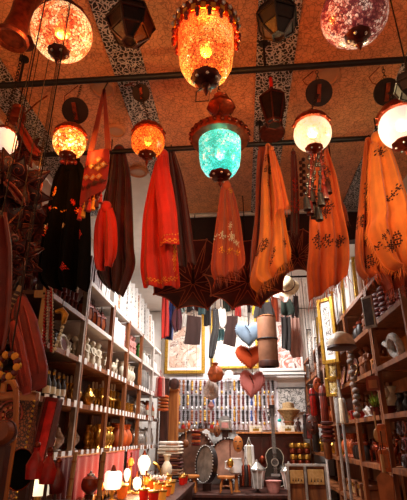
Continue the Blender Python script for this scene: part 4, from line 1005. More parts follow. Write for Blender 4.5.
# left rack
R_('left', 0, 0, 'lan', 'dark copper lantern', step=.15)
R_('left', 0, 1, 'camel', 'dark red camel', step=.2, xo=.24, scale=1.2)
R_('left', 0, 1, 'candr', 'slim dark red candlestick', step=.095, xo=.07, scale=.72)
R_('left', 0, 2, 'ring', 'round ivory frame', n=2, xo=.1, scale=.95, span=(.6, 1))
R_('left', 0, 2, 'bustd', 'dark standing figurine', step=.11, xo=.22, scale=1.1); R_('left', 0, 2, 'potd', 'dark small pot', step=.1, xo=.1, scale=.75, span=(0, .58))
R_('left', 0, 3, 'lanr', 'iron lantern with red glass', step=.13, xo=.24, scale=1.15); R_('left', 0, 3, 'tag', 'orange tagine', n=1, xo=.1, scale=.9, span=(0, .4)); R_('left', 0, 3, 'bot', 'dark bottle', n=4, xo=.09, scale=.9, span=(.42, 1))
R_('left', 0, 4, 'pltd', 'dark wooden plate', n=3, xo=.24, scale=1.3); R_('left', 0, 4, 'drumr', 'copper goblet drum', n=3, xo=.1, scale=.95)
R_('left', 1, 0, 'bookd', 'dark red book', step=.036, xo=.12, span=(0, .5), jit=.02, scale=1.2); R_('left', 1, 0, 'bookw', 'white book', step=.036, xo=.12, span=(.52, 1), jit=.02, scale=1.3)
R_('left', 1, 1, 'camel', 'dark red camel', step=.12, xo=.14, scale=1.2, rz=-1.2)
R_('left', 1, 2, 'busti', 'ivory standing figurine', step=.085, xo=.09, scale=1.05); R_('left', 1, 2, 'vase', 'brass vase', step=.12, xo=.22, scale=1.2)
R_('left', 1, 3, 'tea', 'brass teapot', step=.23, xo=.10, scale=.95, rz=0); R_('left', 1, 3, 'cand', 'tall brass candlestick', step=.1, xo=.25, scale=1.0)
R_('left', 1, 4, 'teas', 'silver teapot', step=.23, xo=.24, scale=1.1); R_('left', 1, 4, 'bowl', 'stack of brass bowls', step=.16, xo=.1, scale=.95)
R_('left', 2, 0, 'bookw', 'white book', step=.036, xo=.12, jit=.02, scale=1.45, span=(0, .35))
R_('left', 2, 1, 'bookw', 'white book', step=.036, xo=.12, jit=.02, scale=1.15)
R_('left', 2, 2, 'camelw', 'ivory camel', step=.17, xo=.1, scale=.95); R_('left', 2, 2, 'vasei', 'ivory vase', step=.11, xo=.24, scale=1.15)
R_('left', 2, 3, 'cand', 'brass candlestick', step=.09, xo=.1, scale=.85); R_('left', 2, 3, 'camelb', 'copper camel', step=.18, xo=.24, scale=1.1)
R_('left', 2, 4, 'vase', 'brass vase', step=.11, xo=.1, scale=.9); R_('left', 2, 4, 'lanb', 'brass lantern', step=.13, xo=.25, scale=1.1)
R_('left', 3, 1, 'bustp', 'pink standing figurine', step=.1, xo=.1, scale=1.25)
R_('left', 3, 2, 'vasei', 'ivory vase', step=.11, xo=.1, scale=.95); R_('left', 3, 2, 'jari', 'ivory jar with brass lid', step=.12, xo=.24, scale=1.2)
R_('left', 3, 3, 'bowl', 'stack of brass bowls', step=.16, xo=.1); R_('left', 3, 3, 'bustb', 'brass standing figurine', step=.1, xo=.25, scale=1.1)
R_('left', 3, 4, 'poto', 'orange clay pot', n=3, xo=.12, scale=1.4); R_('left', 3, 4, 'cand', 'brass candlestick', n=5, xo=.27, scale=.95)
R_('left', 4, 1, 'jarg', 'green lidded jar', n=2, xo=.1, scale=1.3, span=(0, .35)); R_('left', 4, 1, 'jarw', 'white jar with silver lid', n=4, xo=.1, scale=1.2, span=(.4, 1))
R_('left', 4, 2, 'bookg', 'grey book', step=.036, xo=.12, jit=.02, scale=1.1)
R_('left', 4, 3, 'pots', 'silver pot', step=.13, xo=.1); R_('left', 4, 3, 'teas', 'silver teapot', step=.24, xo=.25, scale=1.1)
R_('left', 4, 4, 'pots', 'silver pot', step=.13, xo=.1, scale=1.1); R_('left', 4, 4, 'jarw', 'white jar with silver lid', step=.13, xo=.25, scale=1.2)
R_('left', 5, 1, 'jarw', 'white jar with silver lid', step=.13, xo=.1, scale=1.2)
R_('left', 5, 2, 'slpk', 'pink pointed slipper', step=.09, xo=.19, scale=.95, jit=.05)
R_('left', 5, 3, 'boto', 'orange bottle', step=.08, xo=.1, scale=1.2)
R_('left', 5, 4, 'botw', 'white bottle', step=.08, xo=.1, scale=1.1)
# white boards and prints leaning on top of the left rack
SB = [('board with a faint warm print', A_warm), ('board with black brush strokes', A_cal), ('board with a grey sketch', A_grey)]
k = 0
for y, kind, w, h in [(4.80, 0, .34, .5), (4.98, 1, .34, .6), (5.16, 2, .34, .62), (5.36, 1, .36, .66), (5.56, 1, .36, .66), (5.76, 0, .36, .64), (5.96, 1, .36, .62), (6.16, 2, .36, .6), (6.4, 1, .34, .58), (6.62, 0, .34, .54), (6.9, 2, .3, .5)]:
    lab = '%s, %s leaning white panel on top of the left rack' % (SB[kind][0], ['nearest', 'second', 'third', 'fourth', 'fifth', 'sixth', 'seventh', 'eighth', 'ninth', 'tenth', 'farthest'][k]); k += 1
    key = ('board', kind, w, h)
    place(key, mk_board(SB[kind][1], w, h), (-1.49, y-.06, 2.8905), .32, 1, lab, 'white boards leaning on top of the left rack')
# right rack
R_('right', 0, 3, 'slp', 'plum pointed slipper', n=5, xo=.15, jit=.05); R_('right', 0, 2, 'drum', 'brown goblet drum', n=4)
# second bay: coils of red beads
M_coil = line_mat('red and black beadwork', '#8c1410', '#1c0706', 60, .12, .5)
def mk_coil():
    e = T0('beaded_coil', 'beads'); 
    for z in range(3):
        q = MB(); q.tube([(.066*math.cos(2*PI*i/18), .066*math.sin(2*PI*i/18), .021+z*.039) for i in range(18)], .02, 8, True); q.build('coil', M_coil, e)
    q = MB()
    for i in range(14): q.ball((.084*math.cos(2*PI*i/14), .084*math.sin(2*PI*i/14), .06), .007, n=5)
    q.build('pale_beads', M_pink, e); return e
lab = 'stack of red and black beaded coils on the second shelf of the right rack'
for y in (3.12, 3.31, 3.50, 3.68):
    for z in (0, .125): place('coil', mk_coil, (1.2, y, 2.4705+z), rnd.random()*3, 1, lab, 'red beaded coils')
c = Vector((1.43, 3.15, 2.4705)); e = thing('tambourine', 'round wooden tambourine leaning behind the red beaded coils on the right rack', 'tambourine', c)
T = Matrix.Translation((0, 0, .136)) @ Matrix.Rotation(PI/2, 4, 'Y')
MB().lathe([(.125, -.025), (.135, -.025), (.135, .025), (.125, .025), (.125, -.025)], 26, M=T, cap=False).build('hoop', M_woodo, e); MB().lathe([(.124, .02), (.124, .024)], 26, M=T).build('skin', M_tan, e)
R_('right', 1, 2, 'boxd', 'dark box', n=4, xo=.28, scale=1.1)
R_('right', 1, 3, 'slp', 'plum pointed slipper', n=4, xo=.16, scale=1.2, jit=.05, span=(0, .6)); R_('right', 1, 3, 'slpr', 'red pointed slipper', n=3, xo=.16, scale=1.2, jit=.05, span=(.62, 1))
# fabric rolls
def mk_roll(m):
    def f():
        e = T0('fabric_roll', 'fabric roll'); T = Matrix.Translation((0, 0, .048)) @ Matrix.Rotation(PI/2, 4, 'Y')
        MB().lathe([(.03, -.15), (.046, -.145), (.048, 0), (.046, .145), (.03, .15)], 14, M=T, flute=.04, nfl=3).build('roll', m, e)
        P = []
        for i in range(26): a = i*.75; r = .006+.0014*i; P.append((-.151, r*math.cos(a), .048+r*math.sin(a)))
        MB().tube(P, .002, 4).build('roll_end', M_dark, e)
        MB().tube([(-.05, .0495*math.cos(2*PI*i/14), .048+.0495*math.sin(2*PI*i/14)) for i in range(14)], .004, 5, True).build('tie', M_tan, e); return e
    return f
C_pl = cloth_mat('plum felt', '#4d1524'); C_wine = cloth_mat('wine felt', '#7a1a22'); C_rose = cloth_mat('dusty rose felt', '#8a4a44'); C_rust2 = cloth_mat('rust felt', '#8a3418')
for lv in range(3):
    for q_ in range(5-lv % 2):
        y = 3.12+q_*.109+(lv % 2)*.054; ci = (lv*2+q_) % 4; cn = ['plum', 'wine', 'dusty rose', 'rust'][ci]
        place(('roll', ci), mk_roll([C_pl, C_wine, C_rose, C_rust2][ci]), (1.275, y, 1.3965+lv*.109), 0, 1, '%s fabric roll in the pile on the fifth shelf of the right rack' % cn, 'fabric rolls on the right rack')
# third bay
R_('right', 2, 1, 'bustw', 'brown carved figurine', n=4, xo=.1, span=(0, .6)); R_('right', 2, 1, 'boxd', 'dark box', n=3, xo=.26, scale=1.1); R_('right', 2, 1, 'jard', 'dark jar with copper lid', n=2, xo=.1, scale=1.1, span=(.62, 1))
R_('right', 2, 2, 'boxo', 'orange wood box', n=2, xo=.12, scale=1.25, span=(0, .5)); R_('right', 2, 2, 'bustw', 'brown carved figurine', n=3, xo=.1, scale=1.2, span=(.5, 1)); R_('right', 2, 2, 'drum', 'brown goblet drum', n=4, xo=.28, scale=1.3)
R_('right', 2, 3, 'bowlr', 'pair of dark red bowls', n=2, xo=.1, span=(.0, .38)); R_('right', 2, 3, 'vasei', 'ivory vase', n=2, xo=.27, scale=1.1, span=(.5, 1))
R_('right', 2, 4, 'camelb', 'copper camel', n=5, xo=.1, scale=.95, rz=.2); R_('right', 2, 4, 'bustw', 'brown carved figurine', n=6, xo=.25, scale=1.1)
R_('right', 2, 5, 'boxl', 'large orange wood box', n=2, xo=.16, scale=1.2); R_('right', 1, 5, 'boxl', 'large orange wood box', n=2, xo=.2, scale=1.3, span=(.3, 1))
# plant and crystals
def mk_plant():
    e = T0('potted_succulent', 'plant')
    MB().lathe([(.035, 0), (.05, .06), (.052, .065), (.045, .06)], 14).build('pot', M_dred, e)
    q = MB(); r2 = random.Random(4)
    for i in range(26):
        a = r2.random()*2*PI; t = r2.uniform(.15, 1.1); l = r2.uniform(.07, .12)
        d = Vector((math.cos(a)*math.sin(t), math.sin(a)*math.sin(t), math.cos(t))); b = Vector((0, 0, .06))
        q.tube([b, b+d*l*.5, b+d*l+Vector((0, 0, .01))], [.007, .009, .001], 5)
    q.build('leaves', M_leaf, e); return e
M_leaf = mat('yellow green leaf', '#7d9a2e', .5, 0, var=.4)
place('plant', mk_plant, (1.2, 4.28, 1.7655), 0, 1.2, 'yellow green spiky plant in a dark red pot on the right rack', None)
def mk_crystal(): 
    e = T0('crystal_cluster', 'crystal'); q = MB(); r2 = random.Random(2)
    for i in range(9):
        a = r2.random()*2*PI; t = r2.uniform(0, .8); d = Vector((math.cos(a)*math.sin(t), math.sin(a)*math.sin(t), math.cos(t))); l = r2.uniform(.05, .1)
        b = Vector((.02*math.cos(a), .02*math.sin(a), .02)); q.tube([b, b+d*l*.75, b+d*l], [.014, .013, .001], 6)
    q.build('spikes', M_white, e, angle=20); MB().lathe([(.045, 0), (.05, .012), (.03, .028)], 9).build('rock_base', M_grey, e, angle=20); return e
for k, y in enumerate((4.40, 4.53)): place('crystal', mk_crystal, (1.19, y, 1.7655), k*1.3, 1, 'white crystal cluster beside the green plant on the right rack', 'white crystals on the right rack')
# farthest bay
R_('right', 3, 1, 'bowlw', 'stack of ivory bowls', n=3, xo=.1, scale=1.1); R_('right', 3, 1, 'pltd', 'dark wooden plate', n=4, xo=.26, scale=1.2); R_('right', 3, 2, 'plt', 'copper plate with brass ring', n=4, xo=.12, scale=1.1)
R_('right', 3, 3, 'boxr', 'red box', n=4, xo=.12); R_('right', 3, 3, 'bustw', 'brown carved figurine', n=6, xo=.26, scale=1.2); R_('right', 3, 4, 'jard', 'dark jar with copper lid', n=4, xo=.1, span=(0, .5)); R_('right', 3, 4, 'vaseo', 'orange clay vase', n=4, xo=.1, span=(.5, 1)); R_('right', 3, 5, 'box', 'brown inlaid box', n=5, scale=1.6, xo=.16)
# pictures leaning on top of the right rack
PR = [(4.02, M_white, A_grey, 'white framed grey sketch'), (4.17, M_gold, A_warm, 'gilt framed warm print'), (4.33, M_white, A_cal, 'white framed brush drawing'), (4.5, M_card, A_red, 'white framed red print'), (4.75, M_gold, A_gold, 'gilt framed ivory print'),
      (4.95, M_white, A_red, 'white framed red and white print'), (5.15, M_card, A_grey, 'white framed sketch'), (5.36, M_gold, A_cal, 'gilt framed brush drawing'), (5.56, M_white, A_warm, 'white framed faded print'), (5.76, M_white, A_gold, 'white framed gold print'), (6.0, M_gold, A_warm, 'wide gilt framed warm print'), (6.3, M_white, A_cal, 'wide white framed brush drawing'), (6.6, M_gold, A_gold, 'wide gilt framed gold print'), (6.95, M_white, A_warm, 'wide white framed faded print')]
ORD = ['nearest', 'second', 'third', 'fourth', 'fifth', 'sixth', 'seventh', 'eighth', 'ninth', 'tenth', 'eleventh', 'twelfth', 'thirteenth', 'farthest']
for k, (y, fm, am, d) in enumerate(PR):
    place(('pic', k), mk_picture(fm, am, .36, .54+.03*(k % 3)), (1.29, y-.05, 2.807), -.32, 1, '%s, %s of the pictures leaning on the right rack' % (d, ORD[k]), 'pictures leaning on top of the right rack')

# farthest right bay
R_('right', 4, 1, 'bustw', 'brown carved figurine', n=8, xo=.1, scale=1.2); R_('right', 4, 1, 'boxd', 'dark box', n=5, xo=.27, scale=1.2)
R_('right', 4, 2, 'lan', 'dark copper lantern', n=7, xo=.1, scale=1.1); R_('right', 4, 2, 'boxr', 'red box', n=5, xo=.27, scale=1.2)
R_('right', 4, 3, 'vaseo', 'orange clay vase', n=8, xo=.1); R_('right', 4, 3, 'bustd', 'dark standing figurine', n=8, xo=.27, scale=1.2)
R_('right', 4, 4, 'tea', 'brass teapot', n=4, xo=.12, scale=1.1); R_('right', 4, 4, 'jard', 'dark jar with copper lid', n=7, xo=.28, scale=1.2)
R_('right', 3, 2, 'jarr', 'red jar with brass lid', n=6, xo=.28, scale=1.1); R_('right', 3, 4, 'bustd', 'dark standing figurine', n=8, xo=.27, scale=1.2)
R_('right', 2, 3, 'potd', 'dark small pot', n=5, xo=.3, scale=1.1, span=(0, .5))
# second rows on the left rack
R_('left', 1, 1, 'lan', 'dark copper lantern', step=.13, xo=.28, scale=1.15); R_('left', 2, 1, 'boxd', 'dark box', n=4, xo=.25, scale=.9)
R_('left', 3, 1, 'bustd', 'dark standing figurine', step=.1, xo=.26, scale=1.2); R_('left', 4, 1, 'potd', 'dark small pot', step=.12, xo=.27, scale=1.3)
R_('left', 5, 4, 'potd', 'dark small pot', step=.12, xo=.27, scale=1.3); R_('left', 4, 2, 'bustb', 'brass standing figurine', step=.1, xo=.27, scale=1.2)
M_greyw = mat('worn grey white paint', '#a89c90', .7, 0, var=.35, scale=12)
# ------------------------------------------------------------------ back wall: gilt pictures, pegboard of strands, cabinet
A_por = art_mat('soft pink and brown painting', ['#f0e3d6', '#d9b09a', '#f4ece2', '#a9705c'], 3.5, '#5a3a33', 5, 1.0, .012)
A_pale = art_mat('pale watercolour', ['#efe9dd', '#e6d9c4', '#f3f0ea', '#d8c2a8'], 5, '#b9806a', 9, 1.2, .008)
A_str = art_mat('white and brick vertical print', ['#f1ece6', '#b4614e', '#f5f1ec', '#7a3a30'], 7)
def wall_pic(label, x0, y0, x1, y1, Y, fm, am, fpx, mat_m=None, deep=.04):
    a, b = at(x0, y1, Y), at(x1, y1, Y); t_ = at((x0+x1)/2, y0, Y); w = b.x-a.x; h = t_.z-a.z; fw = fpx*mpp(x0, y1, Y)
    c = Vector(((a.x+b.x)/2, Y, a.z)); e = thing('framed_picture', label, 'picture', c, group=None); q = MB()
    for s in (-1, 1): q.box((s*(w/2-fw/2), 0, h/2), (fw, deep, h))
    q.box((0, 0, fw/2), (w-2*fw, deep, fw)); q.box((0, 0, h-fw/2), (w-2*fw, deep, fw)); q.build('frame', fm, e, bevel=.008)
    MB().box((0, .008, h/2), (w-2*fw, .012, h-2*fw)).build('mount', M_card, e)
    k = .90 if mat_m else .999
    MB().box((0, -.001, h/2), ((w-2*fw)*k, .008, (h-2*fw)*(k+.02 if mat_m else k))).build('print', am, e); return e
wall_pic('gilt framed soft pink painting on the back wall above the wall clock', 164, 296, 205, 374, 8.02, M_gold, A_por, 3.4, True)
wall_pic('wide gilt framed pale watercolour on the back wall behind the blue heart', 211, 300, 259, 369, 8.04, M_gold, A_pale, 2.6)
wall_pic('white framed brick striped print on the back wall right of the leather bag', 262, 300, 304, 371, 8.04, M_white, A_str, 2.2)
a, b = at(258, 374, 7.95), at(305, 374, 7.95)
e = thing('wall_shelf', 'thin white wall shelf with dark edge lines under the brick striped print', 'shelf', (a+b)/2)
bw(MB().box(((a+b)/2).to_tuple(), (b.x-a.x, .2, .035)), 'shelf_board', M_white, e)
for dz in (.024, -.026): bw(MB().box((((a+b)/2)+Vector((0, -.09, dz))).to_tuple(), (b.x-a.x, .02, .012)), 'dark_edge', M_black, e)
# pegboard
a, b = at(168, 430, 8.06), at(277, 376, 8.06)
M_peg = mat('lavender white pegboard', '#dcd9e2', .6, 0, var=.05, scale=8)
e = thing('pegboard', 'white pegboard on the back wall hung with rows of bead strands', 'pegboard', ((a.x+b.x)/2, 8.06, a.z))
bw(MB().box(((a.x+b.x)/2, 8.07, (a.z+b.z)/2), (b.x-a.x, .02, b.z-a.z)), 'hanging_board', M_peg, e)
rows_y = [379, 394, 409]
for y in rows_y+[424]:
    z = at(235, y, 8.0).z; bw(MB().tube([(a.x+.02, 8.02, z), (b.x-.02, 8.02, z)], .006, 5), 'wire_rail', M_silver, e)
def mk_strand(m1, m2, k):
    def f():
        e = T0('bead_strand', 'bead strand'); q = MB(); q.tube([(0, 0, 0), (0, 0, -.22)], .004, 4); q.tube([(0, .012, .004), (0, -.004, .006), (0, -.004, -.01)], .003, 4); q.build('hanging_cord', M_iron, e)
        q = MB(); r2 = random.Random(k)
        for i in range(5): q.ball((0, 0, -.03-.038*i), r2.uniform(.019, .031), (1, .5, r2.uniform(.8, 1.1)), 7)
        q.build('beads', m1, e)
        MB().lathe([(.003, -.205), (.02, -.225), (.024, -.25), (.001, -.275)], 8).build('pendant', m2, e); return e
    return f
ST = [('black', M_dark, M_silver), ('dark red', M_dred, M_gold), ('brown', M_wood, M_copper), ('silver', M_silver, M_dark), ('blue', M_blue, M_silver), ('brass', M_brass, M_dred)]
n = 0
for r, y in enumerate(rows_y):
    for i in range(25):
        px = 171+i*4.22
        c = at(px, y+1, 8.0); k = rnd.choice([0, 0, 0, 0, 1, 1, 2, 2, 3, 5, 5, 4])
        place(('strand', k), mk_strand(ST[k][1], ST[k][2], k), (c.x, 7.995, c.z), 0, rnd.uniform(.84, .93), 'strand of %s beads hanging in the %s row of the white pegboard' % (ST[k][0], ['top', 'middle', 'bottom'][r]), 'bead strands, %s, %s row' % (ST[k][0], ['top', 'middle', 'bottom'][r]))
# small trinkets on a ledge below
a, b = at(168, 430, 7.8), at(232, 430, 7.8)
e = thing('trinket_ledge', 'narrow dark ledge of trinkets under the white pegboard', 'ledge', ((a.x+b.x)/2, 7.85, a.z)); bw(MB().box(((a.x+b.x)/2, 7.88, a.z-.02), (b.x-a.x, .26, .03)), 'shelf_board', M_woodd, e); bw(MB().box(((a.x+b.x)/2, 7.745, a.z-.01), (b.x-a.x, .012, .06)), 'front_lip', M_wood, e)
zl = a.z-.004
for k in range(11):
    x = a.x+.05+k*(b.x-a.x-.1)/10; kk = ['potd', 'bustd', 'jarr', 'vaseo', 'pots'][k % 5]; nm = {'potd': 'small dark pot', 'bustd': 'dark figurine', 'jarr': 'red jar with brass lid', 'vaseo': 'orange clay vase', 'pots': 'small silver pot'}[kk]
    place(K[kk][0], K[kk][1], (x, 7.87, zl), -PI/2, .72, '%s standing on the ledge under the white pegboard' % nm, '%ss on the ledge' % nm)
# cabinet with an arched dark centre
a, b = at(238, 434, 7.55), at(303, 434, 7.55); zt = a.z
struct('floor_rug', MB().box((-.1, 5.2, .005), (1.3, 4.0, .01)), M_dred)
e = thing('wooden_cabinet', 'red brown wooden cabinet on the counter behind the black guitar', 'cabinet', ((a.x+b.x)/2, 7.75, .9))
bw(MB().box(((a.x+b.x)/2, 7.78, (zt+.9)/2), (b.x-a.x, .42, zt-.9)), 'carcass', mat('red brown cabinet wood', '#5a2010', .4, 0, var=.35, scale=6), e, bevel=.01)
bw(MB().box(((a.x+b.x)/2, 7.76, zt+.015), (b.x-a.x+.06, .5, .03)), 'top_board', M_woodo, e, bevel=.006)
w = b.x-a.x; cx = (a.x+b.x)/2
for s in (-1, 1):
    dr = bw(MB().box((cx+s*w*.245, 7.56, (zt+.9)/2), (w*.46, .02, zt-1.0)), 'door', mat('dark lacquer door', '#42130b', .3, 0, var=.5, scale=5, coat=.3), e, bevel=.006)
    q = MB(); q.ball((cx+s*w*.05, 7.54, (zt+.9)/2), .02, n=8); bw(q, 'knob', M_brass, dr)
    q = MB(); q.lathe([(.02, -.01), (.035, .03), (.018, .08), (.03, .14), (.016, .2), (.026, .26), (.02, .32)], 12, (cx+s*w*.36, 7.50, 1.18)); bw(q, 'turned_column', M_woodd, e)
# guitar
GB = at(276, 486, 7.1); gs = 1.05
e = thing('acoustic_guitar', 'black acoustic guitar standing upright on the back counter in front of the cabinet', 'guitar', (GB.x, 7.1, .9))
def gout(k=1.0):
    P = []
    for i in range(40):
        t = 2*PI*i/40; z = -.245*math.cos(t); s = math.sin(t)
        # figure of eight body
        wv = (.185 if z < -.02 else .145); base = math.sqrt(max(0, 1-(z/.245)**2))
        waist = 1-.26*math.exp(-((z-.03)/.075)**2)
        P.append((k*math.copysign(1, s)*wv*(abs(s)**.75)*waist if abs(s) > 1e-6 else 0, .25+k*z))
    return P
g0 = GB.z-.9-.02; g0 = max(.0, g0)
M_ = Matrix.Translation((0, 0, g0)) @ Matrix.Diagonal((gs, gs, gs, 1))
e0 = e
MB().prism(gout(), -.045, .045, M=M_).build('body', mat('black guitar varnish', '#0d0b0c', .18, 0, var=.2, coat=.7), e, bevel=.006)
q = MB(); q.tube([(x, -.047, z) for x, z in gout(.985)], .004, 5, True, M=M_); q.build('binding', M_cream2, e)
q = MB(); q.lathe([(.052, -.002), (.052, .004), (.038, .004), (.038, -.002), (.052, -.002)], 24, cap=False, M=M_ @ Matrix.Translation((0, -.05, .31)) @ Matrix.Rotation(PI/2, 4, 'X')); q.build('sound_hole_ring', M_silver, e); MB().lathe([(.037, 0), (.037, .001)], 24, M=M_ @ Matrix.Translation((0, -.049, .31)) @ Matrix.Rotation(PI/2, 4, 'X')).build('sound_hole', M_black, e)
MB().box((0, -.052, .155), (.12, .012, .03), M=M_).build('bridge', M_grey, e)
MB().box((0, -.056, .66), (.052, .022, .48), M=M_, taper=.85).build('fretboard', mat('grey fretboard', '#6b6662', .5, 0, var=.3, scale=40), e)
MB().prism([(-.03, .88), (.03, .88), (.04, 1.05), (-.04, 1.05)], -.062, -.046, M=M_).build('headstock', M_dark, e)
for s in (-1, 1):
    for k in range(3): MB().ball((s*.052, -.054, .91+.05*k), .013, n=6, M=M_).build('tuning_peg', M_silver, e)
q = MB()
for k in range(6): q.tube([(-.02+.008*k, -.071, .16), (-.016+.0064*k, -.071, 1.0)], .0012, 3, M=M_)
q.build('strings', M_silver, e)
# counters (below the picture edge, they carry what stands in the back and at the left)
def counter(label, x0, x1, y0, y1, z, m):
    e = thing('display_counter', label, 'counter', ((x0+x1)/2, (y0+y1)/2, 0))
    bw(MB().box(((x0+x1)/2, (y0+y1)/2, z-.02), (x1-x0, y1-y0, .04)), 'counter_top', m, e, bevel=.004); bw(MB().box(((x0+x1)/2, (y0+y1)/2, (z-.04)/2), (x1-x0-.06, y1-y0-.06, z-.04)), 'body', M_woodd, e)
counter('brown wooden counter along the back wall carrying the guitar and drums', -1.25, 1.0, 6.6, 8.08, .9, M_woodd)
counter('low dark counter along the left rack carrying glowing lamps', -1.27, -.62, 2.95, 6.2, 1.08, M_woodd)
counter('dark chest in the left foreground carrying baskets and trays', -1.6, -.75, 1.45, 2.72, 1.28, M_woodd)
BC, LC, CH = .9005, 1.0805, 1.2805
# round frame drums leaning
def daf(label, px, py, Y, rpx, hoop, skin, tilt, turn, beads=True, base=BC, sq=1.0):
    c = at(px, py, Y); r = rpx*mpp(px, py, Y); e = thing('frame_drum', label, 'drum', (c.x, Y, base))
    T = Matrix.Translation((0, 0, c.z-base)) @ Matrix.Rotation(turn, 4, 'Z') @ Matrix.Rotation(PI/2-tilt, 4, 'X')
    MB().lathe([(r*.93, -.04), (r, -.04), (r, .04), (r*.93, .04), (r*.93, -.04)], 36, M=T, cap=False).build('hoop', hoop, e)
    MB().lathe([(r*.93, .02), (r*.93, .03)], 36, M=T).build('skin', skin, e)
    for i in range(36):
        a = 2*PI*i/36; MB().ball((r*.99*math.cos(a), r*.99*math.sin(a), .045), r*.045, n=6, M=T).build('stud', M_silver, e)
    bz = c.z-base-r*math.cos(tilt)-.01
    q = MB(); q.box((0, .10, max(.02, bz/2)), (.12, .1, max(.04, bz))); q.build('stand', M_woodd, e)
    return e
daf('large dark brown frame drum with silver studs leaning at the back left', 193, 455, 7.55, 23, M_woodd, mat('brown drum skin', '#6b4634', .6, 0, var=.4, scale=9), .12, -.35)
daf('grey skinned oval tambourine with dark rim in front of the large brown drum', 206.5, 464, 6.98, 17, M_dark, mat('mottled grey skin', '#9a9186', .6, 0, var=.4, scale=9), .1, -.95)
daf('wide tan frame drum with studded rim, right of the grey tambourine', 228, 459, 7.3, 19, M_dark, mat('pinkish drum skin', '#a4755f', .6, 0, var=.4, scale=7), .12, .25)
# white bordered gilt mirror
c = at(206, 439, 7.68); e = thing('small_mirror', 'small white scalloped frame with a gilt centre hanging above the drums', 'mirror', c); s = mpp(206, 439, 7.68)
pl = [((4.8+.7*math.cos(6*t))*s*math.copysign(abs(math.cos(t))**.6, math.cos(t)), (8.5+.8*math.cos(8*t))*s*math.copysign(abs(math.sin(t))**.6, math.sin(t))) for t in [2*PI*i/48 for i in range(48)]]
MB().prism(pl, -.015, .015).build('frame', M_white, e); MB().box((0, -.018, 0), (4.4*s, .012, 9*s)).build('centre_panel', M_brass, e); MB().tube([(0, 0, 8*s), (0, .03, 10.5*s)], .004, 4).build('hanging_cord', M_iron, e)
# metal model house, white mug, teapot block
c = at(225, 430, 7.5); e = thing('metal_casket', 'dark silver casket with a peaked lid standing on the post above the tan drum', 'casket', (c.x, 7.62, zl-.0)); 
MB().box((0, 0, .07), (.2, .16, .14)).build('body', M_silver, e, bevel=.006); MB().prism([(-.12, .142), (.12, .142), (.05, .21), (-.05, .21)], -.08, .08).build('lid', M_grey, e); MB().box((0, -.083, .07), (.11, .012, .08)).build('pink_label_panel', M_pink, e); MB().box((0, .0, (BC-zl)/2), (.1, .1, abs(zl-BC)-.004)).build('stand', M_woodd, e)
c = at(236, 466, 6.95); e = thing('white_jug', 'white jug with a handle in front of the tan drum', 'jug', (c.x, 6.95, BC)); h = c.z-BC
MB().lathe([(.06, 0), (.03, .02), (.02, h-.1)], 12).build('stand', M_woodo, e); MB().lathe([(.07, h-.1), (.095, h-.08), (.1, h), (.08, h+.07), (.09, h+.1)], 18).build('body', M_white, e); MB().tube([(-.09, 0, h+.07), (-.15, 0, h+.05), (-.15, 0, h-.03), (-.09, 0, h-.05)], .012, 6).build('handle', M_white, e)
# turned tables and figures in the lower middle
def turned(label, px, py, Y, m, hgt, name='turned_stool', cat='stool', sc_=1):
    c = at(px, py, Y); e = thing(name, label, cat, (c.x, Y, BC)); h = c.z-BC
    MB().lathe([(.13*sc_, h-.03), (.135*sc_, h-.015), (.13*sc_, h)], 20).build('seat', m, e)
    for k in range(4):
        a = PI/4+k*PI/2; q = MB(); q.tube([(.08*sc_*math.cos(a), .08*sc_*math.sin(a), h-.03), (.1*sc_*math.cos(a), .1*sc_*math.sin(a), h*.5), (.12*sc_*math.cos(a), .12*sc_*math.sin(a), .013)], [.014, .02, .011], 7); q.build('leg', m, e)
    MB().tube([(.1*sc_*math.cos(PI/4+k*PI/2), .1*sc_*math.sin(PI/4+k*PI/2), h*.45) for k in range(4)], .008, 5, True).build('stretcher', m, e)
turned('orange turned stool below the large brown frame drum', 190, 475, 6.7, M_woodo, .3)
turned('orange turned stool below the tan frame drum', 226, 476, 6.7, M_woodo, .3, sc_=.9)
def moor_lantern(label, px, py, Y, h, w):
    c = at(px, py, Y); e = thing('white_lantern', label, 'lantern', (c.x, Y, BC)); z = max(.05, c.z-BC-h*.5)
    MB().lathe([(.06, 0), (.02, .02), (.02, z)], 12).build('stand', M_dark, e)
    MB().lathe([(w*.30, z), (w*.34, z+.02), (w*.42, z+h*.5), (w*.5, z+h*.62)], 8).build('glass', mat('frosted lantern glass', '#b9b1a8', .3, 0, var=.25), e, angle=20)
    q = MB()
    for i in range(8):
        a = 2*PI*i/8; q.tube([(k*w*math.cos(a), k*w*math.sin(a), zz) for k, zz in ((.3, z), (.43, z+h*.5), (.51, z+h*.62))], .01, 5)
    q.build('frame', M_white, e); MB().lathe([(w*.56, z+h*.62), (w*.54, z+h*.67), (w*.28, z+h*.8), (w*.1, z+h*.9), (w*.05, z+h)], 8).build('cap', M_silver, e, angle=20)
moor_lantern('white metal lantern left of the black guitar', 257.5, 482, 6.9, .36, .22)
moor_lantern('white metal lantern right of the black guitar', 290, 484, 6.85, .34, .22)
c = at(273.5, 485, 6.85); e = thing('pink_pot', 'dusty pink pot between the two white lanterns', 'pot', (c.x, 6.85, BC)); h = max(.1, c.z-BC+.04); MB().lathe([(.07, 0), (.09, h*.4), (.1, h*.9), (.11, h), (.09, h)], 18).build('body', M_pink, e); MB().lathe([(.105, h+.001), (.115, h+.015), (.02, h+.02)], 18).build('lid', M_pink, e)
# small bottles and frames hung on the cabinet front
for k, (px, py, lab) in enumerate([(256, 436, 'cream card box on the cabinet top, left of the guitar neck'), (288, 437, 'cream card box on the cabinet top, right of the guitar neck')]):
    c = at(px, py, 7.64); place('creambox', mk_box(M_cream, M_gold, (.10, .2, .09)), (c.x, 7.59, zt+.031), -PI/2, 1.0, lab, None)
